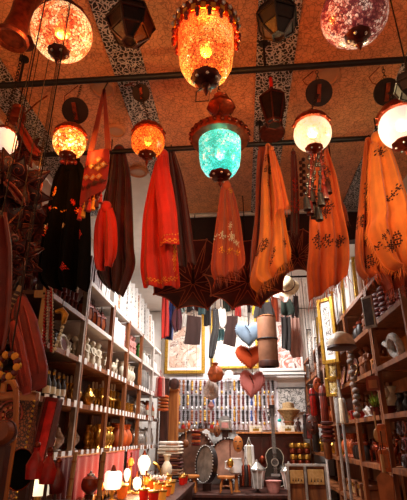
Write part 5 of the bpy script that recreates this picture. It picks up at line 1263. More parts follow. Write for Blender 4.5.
# straw figure, turquoise bead, patterned cloth, camera-like statues
c = at(289, 416, 7.72); b0 = zt+.031
e = thing('straw_hat_bundle', 'pale straw bundle of hats on the cabinet top', 'straw hats', (c.x, 7.78, b0)); M_straw = line_mat('woven straw', '#c9a878', '#7e5f3a', 70, .15, .8)
MB().lathe([(.10, 0), (.07, .1), (.08, .2), (.16, .3), (.19, .33), (.1, .36), (.09, .44), (.02, .46)], 20, flute=.06, nfl=5).build('hats', M_straw, e); MB().tube([(.085*math.cos(2*PI*i/16), .085*math.sin(2*PI*i/16), .15) for i in range(16)], .012, 6, True).build('tie', M_tan, e)
c = at(279.5, 421, 7.6); e = thing('turquoise_bottle', 'small bottle with a turquoise stopper in front of the straw bundle', 'bottle', (c.x, 7.62, b0)); MB().lathe([(.03, 0), (.035, .02), (.035, .12), (.015, .15)], 12).build('body', M_white, e); MB().ball((0, 0, .17), .028, n=10).build('stopper', mat('turquoise', '#10b5b0', .3), e)
e = thing('yellow_cup', 'tiny yellow cup by the top of the guitar neck', 'cup', (at(273, 428, 7.6).x, 7.64, b0)); MB().lathe([(.02, 0), (.03, .08), (.027, .08), (.02, .01)], 12).build('body', mat('yellow glaze', '#e0a815', .4), e); MB().tube([(.03, 0, .06), (.048, 0, .05), (.045, 0, .03), (.026, 0, .025)], .005, 5).build('handle', mat('yellow glaze', '#e0a815', .4), e)
A_bw = art_mat('black and white damask', ['#1a1817', '#cfcac4', '#141211', '#e8e4df'], 18)
a, b = at(279, 412, 8.03), at(304, 388, 8.03); e = thing('patterned_hanging', 'black and white patterned panel on the back wall behind the straw bundle', 'hanging', ((a.x+b.x)/2, 8.03, a.z)); bw(MB().box(((a.x+b.x)/2, 8.03, (a.z+b.z)/2), (b.x-a.x, .015, b.z-a.z)), 'cloth', A_bw, e); bw(MB().tube([(a.x-.02, 8.03, b.z), (b.x+.02, 8.03, b.z)], .012, 6), 'hanging_rail', M_black, e)
for k, (px, nm) in enumerate([(300, 'left'), (303, 'right')]):
    c = at(px, 425, 7.6); place(K['bustd'][0], K['bustd'][1], (c.x-.03+.07*k, 7.57, b0), -PI/2, 1.0, ['dark figurine on the cabinet top right beside the cream card box', 'dark figurine at the very right end of the cabinet top'][k], None)
# clock on a wooden post
c = at(174.5, 384, 6.95); e = thing('wall_clock', 'small round white faced clock on the brown post left of the pegboard', 'clock', c); T = Matrix.Rotation(PI/2, 4, 'X'); s = mpp(174, 384, 6.95)*5.4
MB().lathe([(s*.85, -.02), (s, -.01), (s, .03), (s*.86, .035)], 24, M=T).build('rim', M_woodd, e); MB().lathe([(s*.86, .02), (s*.86, .028)], 24, M=T).build('face', M_cream, e)
q = MB(); q.tube([(0, -.032, 0), (s*.1, -.032, s*.6)], .004, 4); q.tube([(0, -.032, 0), (s*.4, -.032, -.02)], .005, 4); q.build('hands', M_black, e); MB().tube([(0, .02, s*.6), (0, .08, s*.6)], .01, 6).build('hanging_mount', M_iron, e)
def post(label, px, ptop, Y, w, m, name='wooden_post', b=0):
    c = at(px, ptop, Y); c.z -= b; e = thing(name, label, 'post', (c.x, Y, b)); MB().box((0, 0, c.z/2), (w, w, c.z)).build('shaft', m, e, bevel=.006); MB().box((0, 0, c.z+.015), (w*1.12, w*1.12, .03)).build('cap', m, e); return e
post('tall brown wooden post under the round clock', 174, 391, 7.14, .15, M_woodo, b=.9005)
post('dark wooden post left of the round clock', 165.5, 381, 6.98, .12, M_woodd, b=.9005)
post('pale metal upright at the right, under the leaning pictures', 329.5, 352, 5.25, .026, M_greyw, 'metal_upright')
post('grey metal upright just right of the pale one', 337, 372, 5.0, .026, M_grey, 'metal_upright')
post('thin white wooden cane standing by the plaque rack', 320.5, 398, 6.05, .022, M_white, 'walking_cane')
# folded blankets
def fold(label, x, y, z0, w, d, h, m):
    e = thing('folded_blanket', label, 'blanket', (x, y, z0)); 
    q = MB(); n = 12
    for k in range(2):
        zc = h*(.25+.5*k); P = [(-w/2, zc-h*.22), (w/2-.03, zc-h*.22), (w/2, zc), (w/2-.03, zc+h*.22), (-w/2, zc+h*.22)]
        q.prism(P, -d/2, d/2)
    q.build('layers', m, e, bevel=.012); MB().box((w*.1, -d/2-.004, h/2), (w*.5, .006, h*.12)).build('woven_band', M_tan, e)
bl = [('dark brown', M_woodd), ('brown', mat('brown wool', '#5b3325', .9)), ('black', M_dark), ('tan', mat('tan wool', '#9b7256', .9)), ('dark red', mat('dark red wool', '#4a1712', .9)), ('brown', mat('brown wool', '#5b3325', .9)), ('cream', mat('cream wool', '#cdbda6', .9)), ('white', mat('white wool', '#e0d7cc', .9))]
c = at(172, 490, 6.4); z = .9005; c2 = at(172, 441, 6.4); n = len(bl); hh = (c2.z-z)/n
PN = ['lowest', 'second from the bottom', 'third from the bottom', 'fourth from the bottom', 'fourth from the top', 'third from the top', 'second from the top', 'topmost']
e = thing('low_stool', 'low dark stool under the stack of folded blankets', 'stool', (at(171, 460, 6.4).x, 6.4, 0)); MB().box((0, 0, .88), (.3, .3, .04)).build('seat', M_woodd, e)
for sx in (-1, 1):
    for sy in (-1, 1): MB().box((sx*.12, sy*.12, .43), (.04, .04, .86)).build('leg', M_woodd, e)
for k, (cn, m) in enumerate(bl): fold('%s folded blanket, %s of the stack right of the left rack' % (cn, PN[k]), at(171, 460, 6.4).x+rnd.uniform(-.012, .012), 6.4, z+k*hh, .32-.02*(k % 2), .3, hh*.985, m)
# ------------------------------------------------------------------ garments and hangings in the back room
def railz(z, y, x0, x1, label):
    e = thing('clothes_rail', label, 'rail', ((x0+x1)/2, y, z)); MB().tube([(x0-(x0+x1)/2, 0, 0), (x1-(x0+x1)/2, 0, 0)], .014, 8).build('pole', M_iron, e)
    for x in (x0+.1, x1-.1): MB().tube([(x-(x0+x1)/2, 0, 0), (x-(x0+x1)/2, 0, ZC-z)], .008, 6).build('hanging_rod', M_iron, e)
railz(3.70, 6.0, -1.3, 1.2, 'dark clothes rail across the back room ceiling holding small garments')
def garment(label, rows, Y, m, name='hanging_garment', cat='garment', n=2, amp=.03, **k):
    j = lambda: rnd.uniform(-1.1, 1.1)
    if name == 'hanging_garment': rows = [rows[0]]+[(a+j(), b+j(), c+j(), d+2*j()) for a, b, c, d in rows[1:]]
    return scarf(label, rows, Y, m, (), None, amp=amp, n=n, ph=rnd.random()*6, name=name, cat=cat, nu=18, nv=20, z_rail=ZC, solid=.012, knot='small', **k)
Cw = cloth_mat('white linen', '#e6e0d8'); Cb = cloth_mat('royal blue satin', '#1c2f7a'); Cg = cloth_mat('dark green cloth', '#15271c'); Ck = cloth_mat('charcoal cloth', '#241b19'); Cc = cloth_mat('pale cyan cloth', '#8cc4cc'); Cp = cloth_mat('blush gauze', '#c9a193', trans=.4); Cbrn = cloth_mat('chocolate suede', '#33160f'); Cden = cloth_mat('washed denim', '#7f96ad', var=.35); Chot = cloth_mat('vivid orange suede', '#d9500f'); Cpk = cloth_mat('salmon pink suede', '#d97f78'); Cyl = cloth_mat('yellow cloth', '#d9b01c')
garment('red garment hanging left of the blue satin one in the back room', [(163, 284, 168, 284), (161, 310, 169, 310), (161, 340, 168, 338)], 5.86, C_red)
garment('royal blue satin garment hanging in the back room', [(170, 282, 175, 283), (169, 310, 174, 310), (165, 338, 173, 342)], 6.09, Cb)
garment('dark green narrow garment hanging right of the blue satin one', [(175, 285, 178, 285), (174, 305, 178, 305), (174, 320, 178, 318)], 6.2, Cg)
garment('pale grey garment with a red patch hanging right of the dark green one', [(179, 288, 182, 288), (178, 302, 184, 302), (180, 314, 186, 312)], 5.92, cloth_mat('grey green cloth', '#7e8c86'))
garment('wine garment hanging beside the gilt picture corner', [(174, 310, 180, 308), (173, 322, 181, 320), (176, 332, 180, 330)], 5.85, cloth_mat('wine cloth', '#4d0f1c'))
garment('white towel hanging above the chocolate bag', [(182, 314, 187, 314), (181, 320, 187, 320), (180, 327, 187, 327)], 6.1, Cw)
garment('chocolate suede bag hanging in front of the gilt framed pink painting', [(187, 315, 201, 317), (186, 330, 201, 331), (184, 344, 200, 345)], 5.8, Cbrn, 'suede_bag', 'bag', n=1, amp=.015)
garment('black cardigan hanging left of the cyan scarf', [(213, 309, 218, 309), (213, 325, 219, 325), (210, 342, 217, 342), (209, 358, 213, 358)], 5.7, Ck, 'black_cardigan', 'cardigan')
garment('black and white scarf hanging above the cyan cloth', [(217, 309, 225, 309), (218, 320, 226, 320), (219, 328, 225, 328)], 5.8, Cw)
garment('pale cyan cloth hanging between the black cardigan and the brown skirt', [(218, 329, 224, 329), (218, 336, 224, 336), (217, 342, 224, 342)], 5.95, Cc)
garment('brown suede skirt hanging left of the blue denim heart', [(227, 316, 238, 316), (225, 332, 237, 332), (223, 344, 235, 347)], 5.8, Cbrn, 'suede_skirt', 'skirt', n=1, amp=.015)
garment('bright red cloth hanging above the brown suede skirt', [(235, 304, 240, 304), (235, 310, 241, 310), (235, 316, 241, 316)], 6.05, C_red)
garment('black jacket with a blue badge hanging above the brown leather bag', [(257, 302, 270, 302), (254, 312, 274, 312), (254, 318, 275, 318)], 5.5, Ck, 'black_jacket', 'jacket', n=1.5)
garment('yellow hood hanging behind the black jacket', [(257, 297, 265, 296), (253, 305, 270, 304), (252, 316, 274, 315)], 5.7, Cyl, 'yellow_hood', 'hood', n=1)
garment('dark green cap shaped cloth hanging below the cream hat', [(281, 301, 290, 299), (281, 310, 294, 308), (282, 316, 292, 316)], 5.4, Cg, n=1)
garment('dark brown stockings hanging right of the brown leather bag', [(281, 317, 290, 317), (281, 332, 290, 332), (281, 347, 291, 350)], 5.6, Ck)
garment('blush gauze hanging in front of the brick striped print', [(291, 318, 299, 318), (291, 332, 301, 334), (290, 348, 303, 350), (293, 358, 302, 358)], 5.75, Cp)
garment('white and red spotted cloth hanging beside the cream hat', [(275, 290, 286, 292), (273, 295, 288, 297), (276, 299, 287, 301)], 5.2, cloth_mat('white and red cloth', '#e6c5bb', var=.5), n=1)
# cream sun hat
c = at(287.5, 286, 5.0); e = thing('sun_hat', 'cream sun hat hanging under the gold orange scarf', 'hat', c); T = Matrix.Rotation(-.75, 4, 'Y') @ Matrix.Rotation(.95, 4, 'X')
MB().lathe([(.125, -.045), (.12, -.04), (.088, .0), (.085, .08), (.06, .11), (.01, .12)], 26, M=T).build('crown_and_brim', mat('cream felt', '#e6d3ac', .9), e, solid=.006); MB().tube([T @ Vector((.093*math.cos(2*PI*i/20), .093*math.sin(2*PI*i/20), .008)) for i in range(20)], .008, 5, True).build('ribbon', M_dred, e); MB().tube([(0, 0, .05), (0, 0, ZC-c.z)], .003, 4).build('hanging_cord', M_iron, e)
# leather hearts, one under the other
def heart(label, px, py, Y, wpx, hpx, m, trim=True, rot=0):
    c = at(px, py, Y); s = mpp(px, py, Y); W, H = wpx*s/2, hpx*s/2; e = thing('heart_cushion', label, 'heart', c); P = []
    for i in range(44):
        t = 2*PI*i/44; P.append((W*math.copysign(abs(math.sin(t))**1.9, math.sin(t)), H*(12.2*math.cos(t)-3.6*math.cos(2*t)-1.6*math.cos(3*t)-.8*math.cos(4*t))/14))
    q = MB(); n = len(P); vs = [(0, -.034, 0), (0, .034, 0)]; fs = []
    ring = [(1, 0), (.95, .016), (.75, .028), (.35, .034)]
    for sg in (-1, 1):
        for k, y in ring: vs += [(x*k, sg*y, z*k+H*.05*(1-k)) for x, z in P]
    R = len(ring)
    for sI in range(2):
        b = 2+sI*R*n
        for r in range(R-1):
            for i in range(n): a_ = (b+r*n+i, b+r*n+(i+1) % n, b+(r+1)*n+(i+1) % n, b+(r+1)*n+i); fs.append(a_ if sI else a_[::-1])
        for i in range(n): a_ = (b+(R-1)*n+i, b+(R-1)*n+(i+1) % n, sI); fs.append(a_ if sI else a_[::-1])
    q.add(vs, fs, True, Matrix.Rotation(rot, 4, 'Y')); q.build('cushion', m, e)
    M_ = Matrix.Rotation(rot, 4, 'Y'); f = MB()
    for i in range(0, n):
        x, z = P[i]; d = Vector((x, 0, z)).normalized()*.018*(.6+.7*rnd.random()); p = Vector((x*.99, 0, z*.99)); w = Vector((d.z, 0, -d.x)).normalized()*.016
        f.add([p-w, p+w, p+d], [(0, 1, 2)], M=M_)
    f.build('fringe', m, e, solid=.003); MB().tube([M_ @ Vector((0, 0, H*.5)), (0, .0, ZC-c.z)], .004, 4).build('hanging_cord', M_iron, e)
    MB().tube([M_ @ Vector((-W*.25, -.046, H*.45)), M_ @ Vector((0, -.056, H*.1)), M_ @ Vector((W*.12, -.052, -H*.15))], .005, 4).build('seam', M_iron, e)
heart('pale blue denim heart cushion, topmost of three hearts', 248.5, 332, 5.2, 25, 25, Cden)
heart('bright orange suede heart cushion, middle of three hearts', 250, 355, 5.3, 28, 24, Chot)
heart('salmon pink suede heart cushion, lowest of three hearts', 252, 382, 5.4, 24, 27, Cpk, rot=.1)
# long brown leather bag
c0, c1 = at(269, 318, 5.05), at(269, 367, 5.05); r = 9.7*mpp(269, 340, 5.05); e = thing('cylinder_bag', 'long tan leather cylinder bag hanging right of the heart cushions', 'bag', c1); h = c0.z-c1.z
MB().lathe([(r*.75, 0), (r*.95, .02), (r, .05), (r*1.0, h-.02), (r*.97, h)], 28).build('body', mat('dusty tan leather', '#946448', .6, 0, var=.25, scale=9), e); MB().lathe([(r*1.02, .0), (r*1.03, .01), (r*1.02, .06), (r*1.0, .065)], 28).build('dark_base', M_woodd, e)
MB().tube([(r*1.02*math.cos(2*PI*i/24), r*1.02*math.sin(2*PI*i/24), h*.55) for i in range(24)], .009, 6, True).build('strap_band', M_black, e); MB().lathe([(r*.98, h), (r*1.01, h+.01), (r*.6, h+.03)], 28).build('lid', M_wood, e)
for s in (-1, 1): MB().tube([(s*r*.8, 0, h), (s*r*.4, 0, h+.35), (0, 0, ZC-c1.z)], .006, 5).build('hanging_cord', M_iron, e)
# wall clock-like white disc and brass things under the second picture
c = at(229, 374.5, 7.9); e = thing('white_disc', 'white round plaque on a dark bracket under the pale watercolour', 'plaque', c); MB().lathe([(.07, -.01), (.075, .0), (.07, .02), (.01, .026)], 20, M=Matrix.Rotation(PI/2, 4, 'X')).build('disc', M_card, e); MB().tube([(-.3, .03, 0), (.32, .03, .02)], .02, 7).build('hanging_mount', M_woodd, e)
c = at(215, 372, 6.2); e = thing('orange_leather_pouch', 'crumpled orange leather pouch hanging below the black cardigan', 'pouch', c); MB().lathe([(.01, -.14), (.08, -.11), (.11, -.03), (.07, .06), (.03, .09), (.05, .12)], 18, flute=.12, nfl=5).build('body', mat('orange brown leather', '#a84a17', .5, 0, var=.4), e); MB().tube([(0, 0, .1), (0, 0, ZC-c.z)], .004, 4).build('hanging_cord', M_iron, e)
c = at(211, 388, 6.4); e = thing('white_fur_purse', 'pale fur purse hanging at the left of the pegboard under the orange pouch', 'purse', c); MB().lathe([(.01, -.16), (.09, -.12), (.1, .0), (.06, .08), (.03, .12)], 18, flute=.1, nfl=7).build('body', mat('pale fur', '#cbb9ae', .95, 0, var=.4, scale=40, bump=.6), e); MB().lathe([(.015, -.18), (.05, -.24), (.001, -.30)], 10).build('tassel', M_pink, e); MB().tube([(0, 0, .1), (0.05, 0, ZC-c.z)], .004, 4).build('hanging_cord', M_iron, e)
# ------------------------------------------------------------------ right side hangings
def gilt(label, px, py, X, w, h, am):
    c = atx(px, py, X); e = thing('gilt_tile', label, 'picture', c); T = Matrix.Rotation(-.5, 4, 'Z')
    q = MB()
    for s in (-1, 1): q.box((s*(w/2-.018), 0, 0), (.036, .03, h), M=T); q.box((0, 0, s*(h/2-.018)), (w-.072, .03, .036), M=T)
    q.build('frame', M_gold, e, bevel=.004); MB().box((0, .004, 0), (w-.07, .012, h-.07), M=T).build('print', am, e); return c, e
c, e = gilt('upper of two small square gilt framed tiles hanging in front of the right rack', 333, 370, 1.0, .16, .2, A_gold); MB().tube([(0, 0, .09), (0, 0, ZC-c.z)], .003, 4).build('hanging_cord', M_iron, e)
c, e = gilt('lower of two small square gilt framed tiles hanging in front of the right rack', 333, 387, 1.0, .16, .2, A_gold); MB().tube([(0, 0, .095), (0, 0, .118)], .003, 4).build('hanging_hook', M_iron, e)
# tall narrow gilt picture
c = atx(328, 330, .97); e = thing('tall_gilt_picture', 'tall narrow gilt framed picture hanging above the two gilt tiles', 'picture', c); w, h = .22, .72; T = Matrix.Rotation(-.85, 4, 'Z'); q = MB()
for s in (-1, 1): q.box((s*(w/2-.02), 0, 0), (.04, .035, h), M=T); q.box((0, 0, s*(h/2-.02)), (w-.08, .035, .04), M=T)
q.build('frame', M_gold, e, bevel=.004); MB().box((0, .004, 0), (w-.078, .014, h-.078), M=T).build('mount', M_card, e); MB().box((0, -.005, 0), (w*.34, .008, h*.72), M=T).build('print', A_grey, e); MB().tube([(0, 0, h*.49), (0, 0, ZC-c.z)], .003, 4).build('hanging_cord', M_iron, e)
def hang_strip(label, px0, py0, px1, py1, X, w, m, n=1, name='leather_tag', cat='tag'):
    a, b = atx(px0, py0, X), atx(px1, py1, X); e = thing(name, label, cat, a); L = a.z-b.z; T = Matrix.Rotation(-.6, 4, 'Z')
    MB().tube([(0, 0, .12), (0, 0, -.01)], .004, 4).build('hanging_cord', M_iron, e)
    q = MB(); q.prism([(-w*.35, 0), (w*.35, 0), (w/2, -L*.12), (w/2, -L), (-w/2, -L), (-w/2, -L*.12)], -.008, .008, M=T); q.build('body', m, e, bevel=.003); q = MB(); q.box((0, -.0095, -L*.55), (w*.6, .003, L*.55), M=T); q.build('carved_panel', M_tan, e); return e
M_otag = mat('orange carved leather', '#a8501c', .5, 0, var=.4, scale=40)
hang_strip('upper orange carved leather tag hanging on the post of the right rack', 381, 424, 381, 447, 1.02, .07, M_otag)
hang_strip('lower orange carved leather tag hanging on the post of the right rack', 383, 449, 383, 471, 1.0, .075, M_otag)
hang_strip('dark square leather tag hanging under the wooden boxes of the right rack', 372, 376, 373, 391, 1.03, .11, M_leather2)
c = atx(376.5, 430, 1.0); e = thing('wooden_spoon', 'pale wooden spoon hanging left of the orange leather tags', 'spoon', c); MB().tube([(0, 0, .13), (0, 0, 0)], .006, 6).build('handle', M_woodl, e); MB().ball((0, 0, -.035), .03, (.9, .4, 1.6), 12).build('bowl', M_woodl, e); MB().tube([(0, 0, .13), (.02, 0, .2)], .002, 4).build('hanging_cord', M_iron, e)
c = atx(386, 486, .98); e = thing('carved_paddle', 'pale carved wooden paddle hanging lowest on the right rack post', 'paddle', c); MB().prism([(-.05, -.09), (.05, -.09), (.055, .05), (.02, .085), (-.02, .085), (-.055, .05)], -.01, .01, M=Matrix.Rotation(-.6, 4, 'Z')).build('blade', M_tan, e); MB().tube([(0, 0, .08), (0, 0, .2)], .012, 6).build('handle', M_woodl, e); MB().tube([(0, 0, .2), (0, 0, .26)], .003, 4).build('hanging_cord', M_iron, e)
# metal framed hanging mirror between bays, white crocheted mask
c = atx(369, 312, 1.04); e = thing('narrow_mirror', 'narrow silver edged mirror hanging beside the red beaded coils', 'mirror', c); T = Matrix.Rotation(-.9, 4, 'Z'); MB().box((0, 0, 0), (.1, .02, .26), M=T).build('frame', M_silver, e, bevel=.004); MB().box((0, -.006, 0), (.075, .014, .22), M=T).build('glass', mat('grey mirror glass', '#6d6a6c', .1, .6), e); MB().tube([(0, 0, .13), (0, 0, .2)], .003, 4).build('hanging_cord', M_iron, e); MB().tube([(0, 0, -.12), (0, 0, -.26)], .004, 4).build('lower_cord', M_iron, e)
c = Vector((1.16, 3.42, 2.1255)); e = thing('crochet_mask', 'white crocheted mask propped at the front of the third shelf of the right rack', 'mask', c)
q = MB(); T = Matrix.Translation((0, 0, .1)) @ Matrix.Rotation(PI/2, 4, 'Z') @ Matrix.Rotation(PI/2-.25, 4, 'X'); q.tube([T @ Vector((.09*math.cos(2*PI*i/20)*(1.25 if math.cos(2*PI*i/20) > 0 else .9), .075*math.sin(2*PI*i/20), 0)) for i in range(20)], .028, 8, True); q.build('rim', mat('grey white yarn', '#b9b3b0', .9, 0, var=.35, scale=50, bump=.5), e); MB().tube([(0, .09, .1), (.0, .16, .13), (0, .26, .17)], .02, 7).build('tie', mat('grey white yarn', '#b9b3b0'), e)
# beige hat and grey felt strands at the far bay
c = atx(341, 342, .86); e = thing('ivory_dome_hat', 'ivory dome shaped hat hanging at the farthest bay of the right rack', 'hat', c); MB().lathe([(.115, -.05), (.11, .0), (.08, .06), (.03, .085), (.001, .09)], 22).build('crown', M_cream2, e); MB().lathe([(.112, -.06), (.125, -.055), (.118, -.035)], 22).build('brim', M_woodd, e); MB().tube([(0, 0, .08), (0, 0, ZC-c.z)], .003, 4).build('hanging_cord', M_iron, e)
a = atx(349, 342, 1.045); e = thing('felt_garland', 'grey and pale felt garland hanging below the ivory dome hat', 'garland', a); q = MB(); z = 0
for i in range(13): q.ball((rnd.uniform(-.015, .015), rnd.uniform(-.015, .015), -.03-i*.052), .034, (1, 1, .85), 8)
q.build('felt_balls', mat('grey felt', '#8f8580', .95, 0, var=.5, scale=20), e); MB().tube([(0, 0, ZC-a.z), (0, 0, -.66)], .003, 4).build('hanging_cord', M_iron, e)
# plaque rack and brass tiers at the back right
c = at(308, 494, 6.3); e = thing('plaque_rack', 'wooden rack of engraved plaques standing at the back right', 'rack', (c.x, 6.3, 0)); zt2 = at(307, 466, 6.3).z
q = MB(); q.box((0, 0, zt2/2), (.5, .05, zt2)); q.build('back_board', M_wood, e); MB().box((0, -.02, zt2+.012), (.52, .08, .024)).build('top_rail', M_greyw, e)
for x in (-.235, -.02, .235): MB().box((x, -.05, zt2/2), (.026, .05, zt2)).build('divider', M_greyw, e)
M_pq = art_mat('worn golden plaque', ['#8a5a2c', '#d2a366', '#b5803f', '#e3c08a'], 5)
def plaque(label, x, z, w, h, m):
    e2 = thing('engraved_plaque', label, 'plaque', (c.x+x, 6.252, z)); MB().box((0, 0, 0), (w, .018, h)).build('board', m, e2, bevel=.003); q = MB()
    for k in range(4): q.prism([(-w*.3+k*w*.2-.008, -h*.32), (-w*.3+k*w*.2+.008, -h*.32), (-w*.3+k*w*.2+.004, -h*.05-.01*(k % 2))], -.012, -.009)
    q.build('engraving', M_dark, e2); MB().tube([(0, 0, h/2-.01), (0, .015, h/2+.012)], .003, 4).build('hanging_hook', M_iron, e2)
plaque('wide orange engraved plaque hanging on the right side of the plaque rack', .107, zt2-.12, .2, .17, M_pq)
plaque('narrow pale engraved plaque hanging on the left side of the plaque rack', -.127, zt2-.12, .17, .15, M_pq)
c = at(304, 466, 7.15); e = thing('brass_stack', 'tiered stack of brass pots behind the plaque rack', 'pots', (c.x-.04, 7.15, BC)); h1 = at(305, 443, 7.15).z-BC; h0 = at(305, 466, 7.15).z-BC
MB().box((0, 0, h0/2), (.3, .25, h0)).build('stand', M_woodd, e); n = 4
for i in range(n):
    q = MB()
    for x in (-.1, .0, .1): q.lathe([(.03, 0), (.05, .02), (.05, (h1-h0)/n*.7), (.042, (h1-h0)/n*.98)], 12, (x, 0, h0+i*(h1-h0)/n))
    q.build('pot_tier', M_brass if i % 2 else M_copper, e)
# brown hanging cases at the right of the back wall
for k, (px, py, hh_, cn, m) in enumerate([(313, 402, .36, 'red', M_red), (317, 408, .42, 'dark brown', M_leather), (324, 404, .42, 'red brown', M_leather2), (327, 440, .4, 'brown', M_wood), (316, 438, .34, 'dark', M_dark)]):
    c = at(px, py, [6.5, 6.6, 5.7, 5.55, 6.35][k]); e = thing('leather_case', '%s long leather case hanging at the back right by the white cane' % cn, 'case', c); MB().lathe([(.03, -hh_/2), (.045, -hh_/2+.02), (.045, hh_/2-.03), (.025, hh_/2)], 14).build('body', m, e); MB().lathe([(.047, hh_*.22), (.049, hh_*.24), (.047, hh_*.3)], 14).build('cap', M_woodd, e); MB().tube([(0, 0, hh_/2), (0, 0, ZC-c.z)], .003, 4).build('hanging_cord', M_iron, e)
# ------------------------------------------------------------------ left foreground
M_quiv = mat('oiled red brown leather', '#74150a', .7, 0, var=.5, scale=9); M_quiv2 = mat('dull red brown leather', '#8a200e', .7, 0, var=.4, scale=14); M_blkr = mat('dull black lacquer', '#070504', .9, 0, var=.3); M_blkr.node_tree.nodes['Principled BSDF'].inputs['Specular IOR Level'].default_value = .15
def quiver(label, pts, Y, rad, m, ridges=True):
    P = [at(x, y, Y) for x, y in pts]; e = thing('leather_quiver', label, 'quiver', P[0]); q = MB(); n = len(P)-1
    T = []
    for i in range(17):
        t = i/16*n; k = min(int(t), n-1); T.append(P[k].lerp(P[k+1], t-k))
    R = [rad*(.55+.45*min(1, (i/16)*4))*(1 if i < 14 else 1-.12*(i-13)) for i in range(17)]
    q.tube(T, R, 14); bw(q, 'body', m, e)
    d = (P[-1]-P[0]).normalized(); s = d.cross(Vector((0, 1, 0))).normalized()
    for kx in (-.62, .0, .62):
        q = MB(); q.tube([T[i]+s*R[i]*kx+Vector((0, -R[i]*math.sqrt(1-kx*kx)-.002, 0)) for i in range(2, 15)], .006, 5); bw(q, 'seam', M_quiv2, e)
    q = MB(); q.ball(T[0], R[0]*1.05, n=10); bw(q, 'cap', M_copperd, e)
    bw(MB().tube([T[0], Vector((T[0].x, Y, ZC))], .0016, 4), 'hanging_cord', M_iron, e)
quiver('long red brown leather quiver hanging at the left under the star lanterns, widest', [(20, 299), (26, 330), (33, 360), (38, 388)], 2.1, .062, M_quiv)
quiver('slim red brown leather quiver hanging left of the string of red beads', [(13, 322), (19, 352), (24, 377), (27, 394)], 1.93, .028, M_quiv2)
# carved flute
a, b = at(20.5, 286, 1.08), at(-3, 334, 1.08); e = thing('carved_flute', 'pale carved wooden flute slanting at the left edge', 'flute', a); bw(MB().tube([a, b], .0065, 8), 'tube', M_woodl, e)
q = MB()
for k in range(8): p = a.lerp(b, .15+.09*k); q.tube([p+(b-a).normalized()*-.004, p+(b-a).normalized()*.004], .0078, 8)
bw(q, 'rings', M_woodd, e); bw(MB().tube([a, Vector((a.x, 1.08, ZC))], .001, 4), 'hanging_cord', M_iron, e)
# bead necklace bundle on a nail board
p = at(50, 266, 2.6); e = thing('bead_necklaces', 'thick bundle of red, orange and pale bead necklaces hanging on the left rack post', 'necklaces', p)
for k in range(9):
    x = 47.5+k*1.1; y1 = 345+rnd.uniform(-16, 12); Yk = 2.62+.012*(k % 3); a = at(50, 268, Yk); q = MB()
    lo = at(x-3+rnd.uniform(-1, 1), y1, Yk); n = 26
    for i in range(n):
        t = i/(n-1); px = 50.5+(x-53.5)*t**.5*1.3+rnd.uniform(-.3, .3); pp = at(px, 270+(y1-270)*t, Yk); q.ball(pp, .0095, n=6)
    q.tube([a, at((50+x)/2, 300, Yk), lo], .003, 4)
    bw(q, 'necklace', [M_red, M_copper, M_dred, M_silver, M_orange, M_dred, M_red, M_cream2, M_dark][k], e)
bw(MB().tube([p, p+Vector((0, .12, .02))], .006, 5), 'hanging_hook', M_iron, e)
c = at(61, 318, 2.60); e = thing('brass_horn', 'small brass and orange horn hanging beside the bead necklaces', 'horn', c); MB().tube([(-.04, 0, .04), (.0, 0, .05), (.025, 0, .02), (.02, 0, -.03), (.0, 0, -.06)], [.012, .02, .022, .015, .008], 8).build('horn', M_brass, e); MB().tube([(0, 0, .05), (0, .0, .13)], .003, 4).build('hanging_cord', M_iron, e)
q = MB()
for i in range(7): q.ball((.02-.005*i, -.005, -.06-.022*i), .012, n=6)
q.build('bead_tail', M_cream2, e)
e = thing('cross_board', 'pale wooden cross bar fixed to the nearest post of the left rack', 'board', at(42, 294, 2.70)); MB().box((0, 0, 0), (.1, .02, .05)).build('bar', M_woodl, e, bevel=.003); MB().box((.02, -.012, 0), (.012, .006, .012)).build('hanging_nail', M_iron, e)
# flower ornament
p = at(9, 366, .93); e = thing('bead_flower', 'small bright bead flower ornament at the left edge above the cane', 'ornament', p)
for k, (m, off) in enumerate([(M_brass, 0), (M_dred, .4), (M_thread, .9)]):
    q = MB()
    for i in range(6): a = off+i*PI/3; q.ball((.021*math.cos(a), -.004*k, .024*math.sin(a)), .008, n=6)
    q.build('petals', m, e)
MB().tube([(0, 0, .02), (0, 0, ZC-p.z)], .002, 4).build('hanging_cord', M_iron, e)
# cane with curved handle
Yc = 1.7; P = [at(x, y, Yc) for x, y in [(3, 392), (4, 384), (8, 380.5), (13, 382), (16, 389), (16.3, 400), (16, 414), (15.5, 428)]]
e = thing('walking_cane', 'polished orange wooden cane with a curved handle at the left', 'cane', (P[-1].x, Yc, CH)); bw(MB().tube(P[4:]+[Vector((P[-1].x, Yc, CH))], .011, 8), 'shaft', M_woodo, e); bw(MB().tube(P[:5], .012, 8), 'curved_handle', M_woodo, e)
# embossed leather pouf / bag
M_emb = line_mat('embossed tan leather', '#7a4022', '#2e130a', 75, .16, .6, .01, 20)
c = at(17, 415, 2.15); s = mpp(17, 415, 2.15); e = thing('embossed_bag', 'embossed brown leather bag with a rosette and rolled top behind the cane', 'bag', (c.x, 2.15, CH)); z0, z1 = 0, c.z+17*s-CH
q = MB(); w = 19*s; q.add([(-w*.9, -.05, 0), (w*.8, -.05, 0), (w*.8, .06, 0), (-w*.9, .06, 0), (-w*1.05, -.02, z1), (w*.98, -.02, z1), (w*.98, .03, z1), (-w*1.05, .03, z1)], [(0, 3, 2, 1), (4, 5, 6, 7), (0, 1, 5, 4), (1, 2, 6, 5), (2, 3, 7, 6), (3, 0, 4, 7)]); q.build('body', M_emb, e, bevel=.01)
MB().tube([(-w*1.08, -.01, z1), (0, -.015, z1+.005), (w*1.02, -.01, z1)], .022, 10).build('rolled_top', M_tan, e)
fz = (c.z-CH)
for r in (.022, .042, .062): q = MB(); q.tube([(-.02+r*math.cos(2*PI*i/24), -.052+.02*min(1, fz/z1), fz-.0+r*math.sin(2*PI*i/24)) for i in range(24)], .0045, 5, True); q.build('rosette_ring', M_leather2, e)
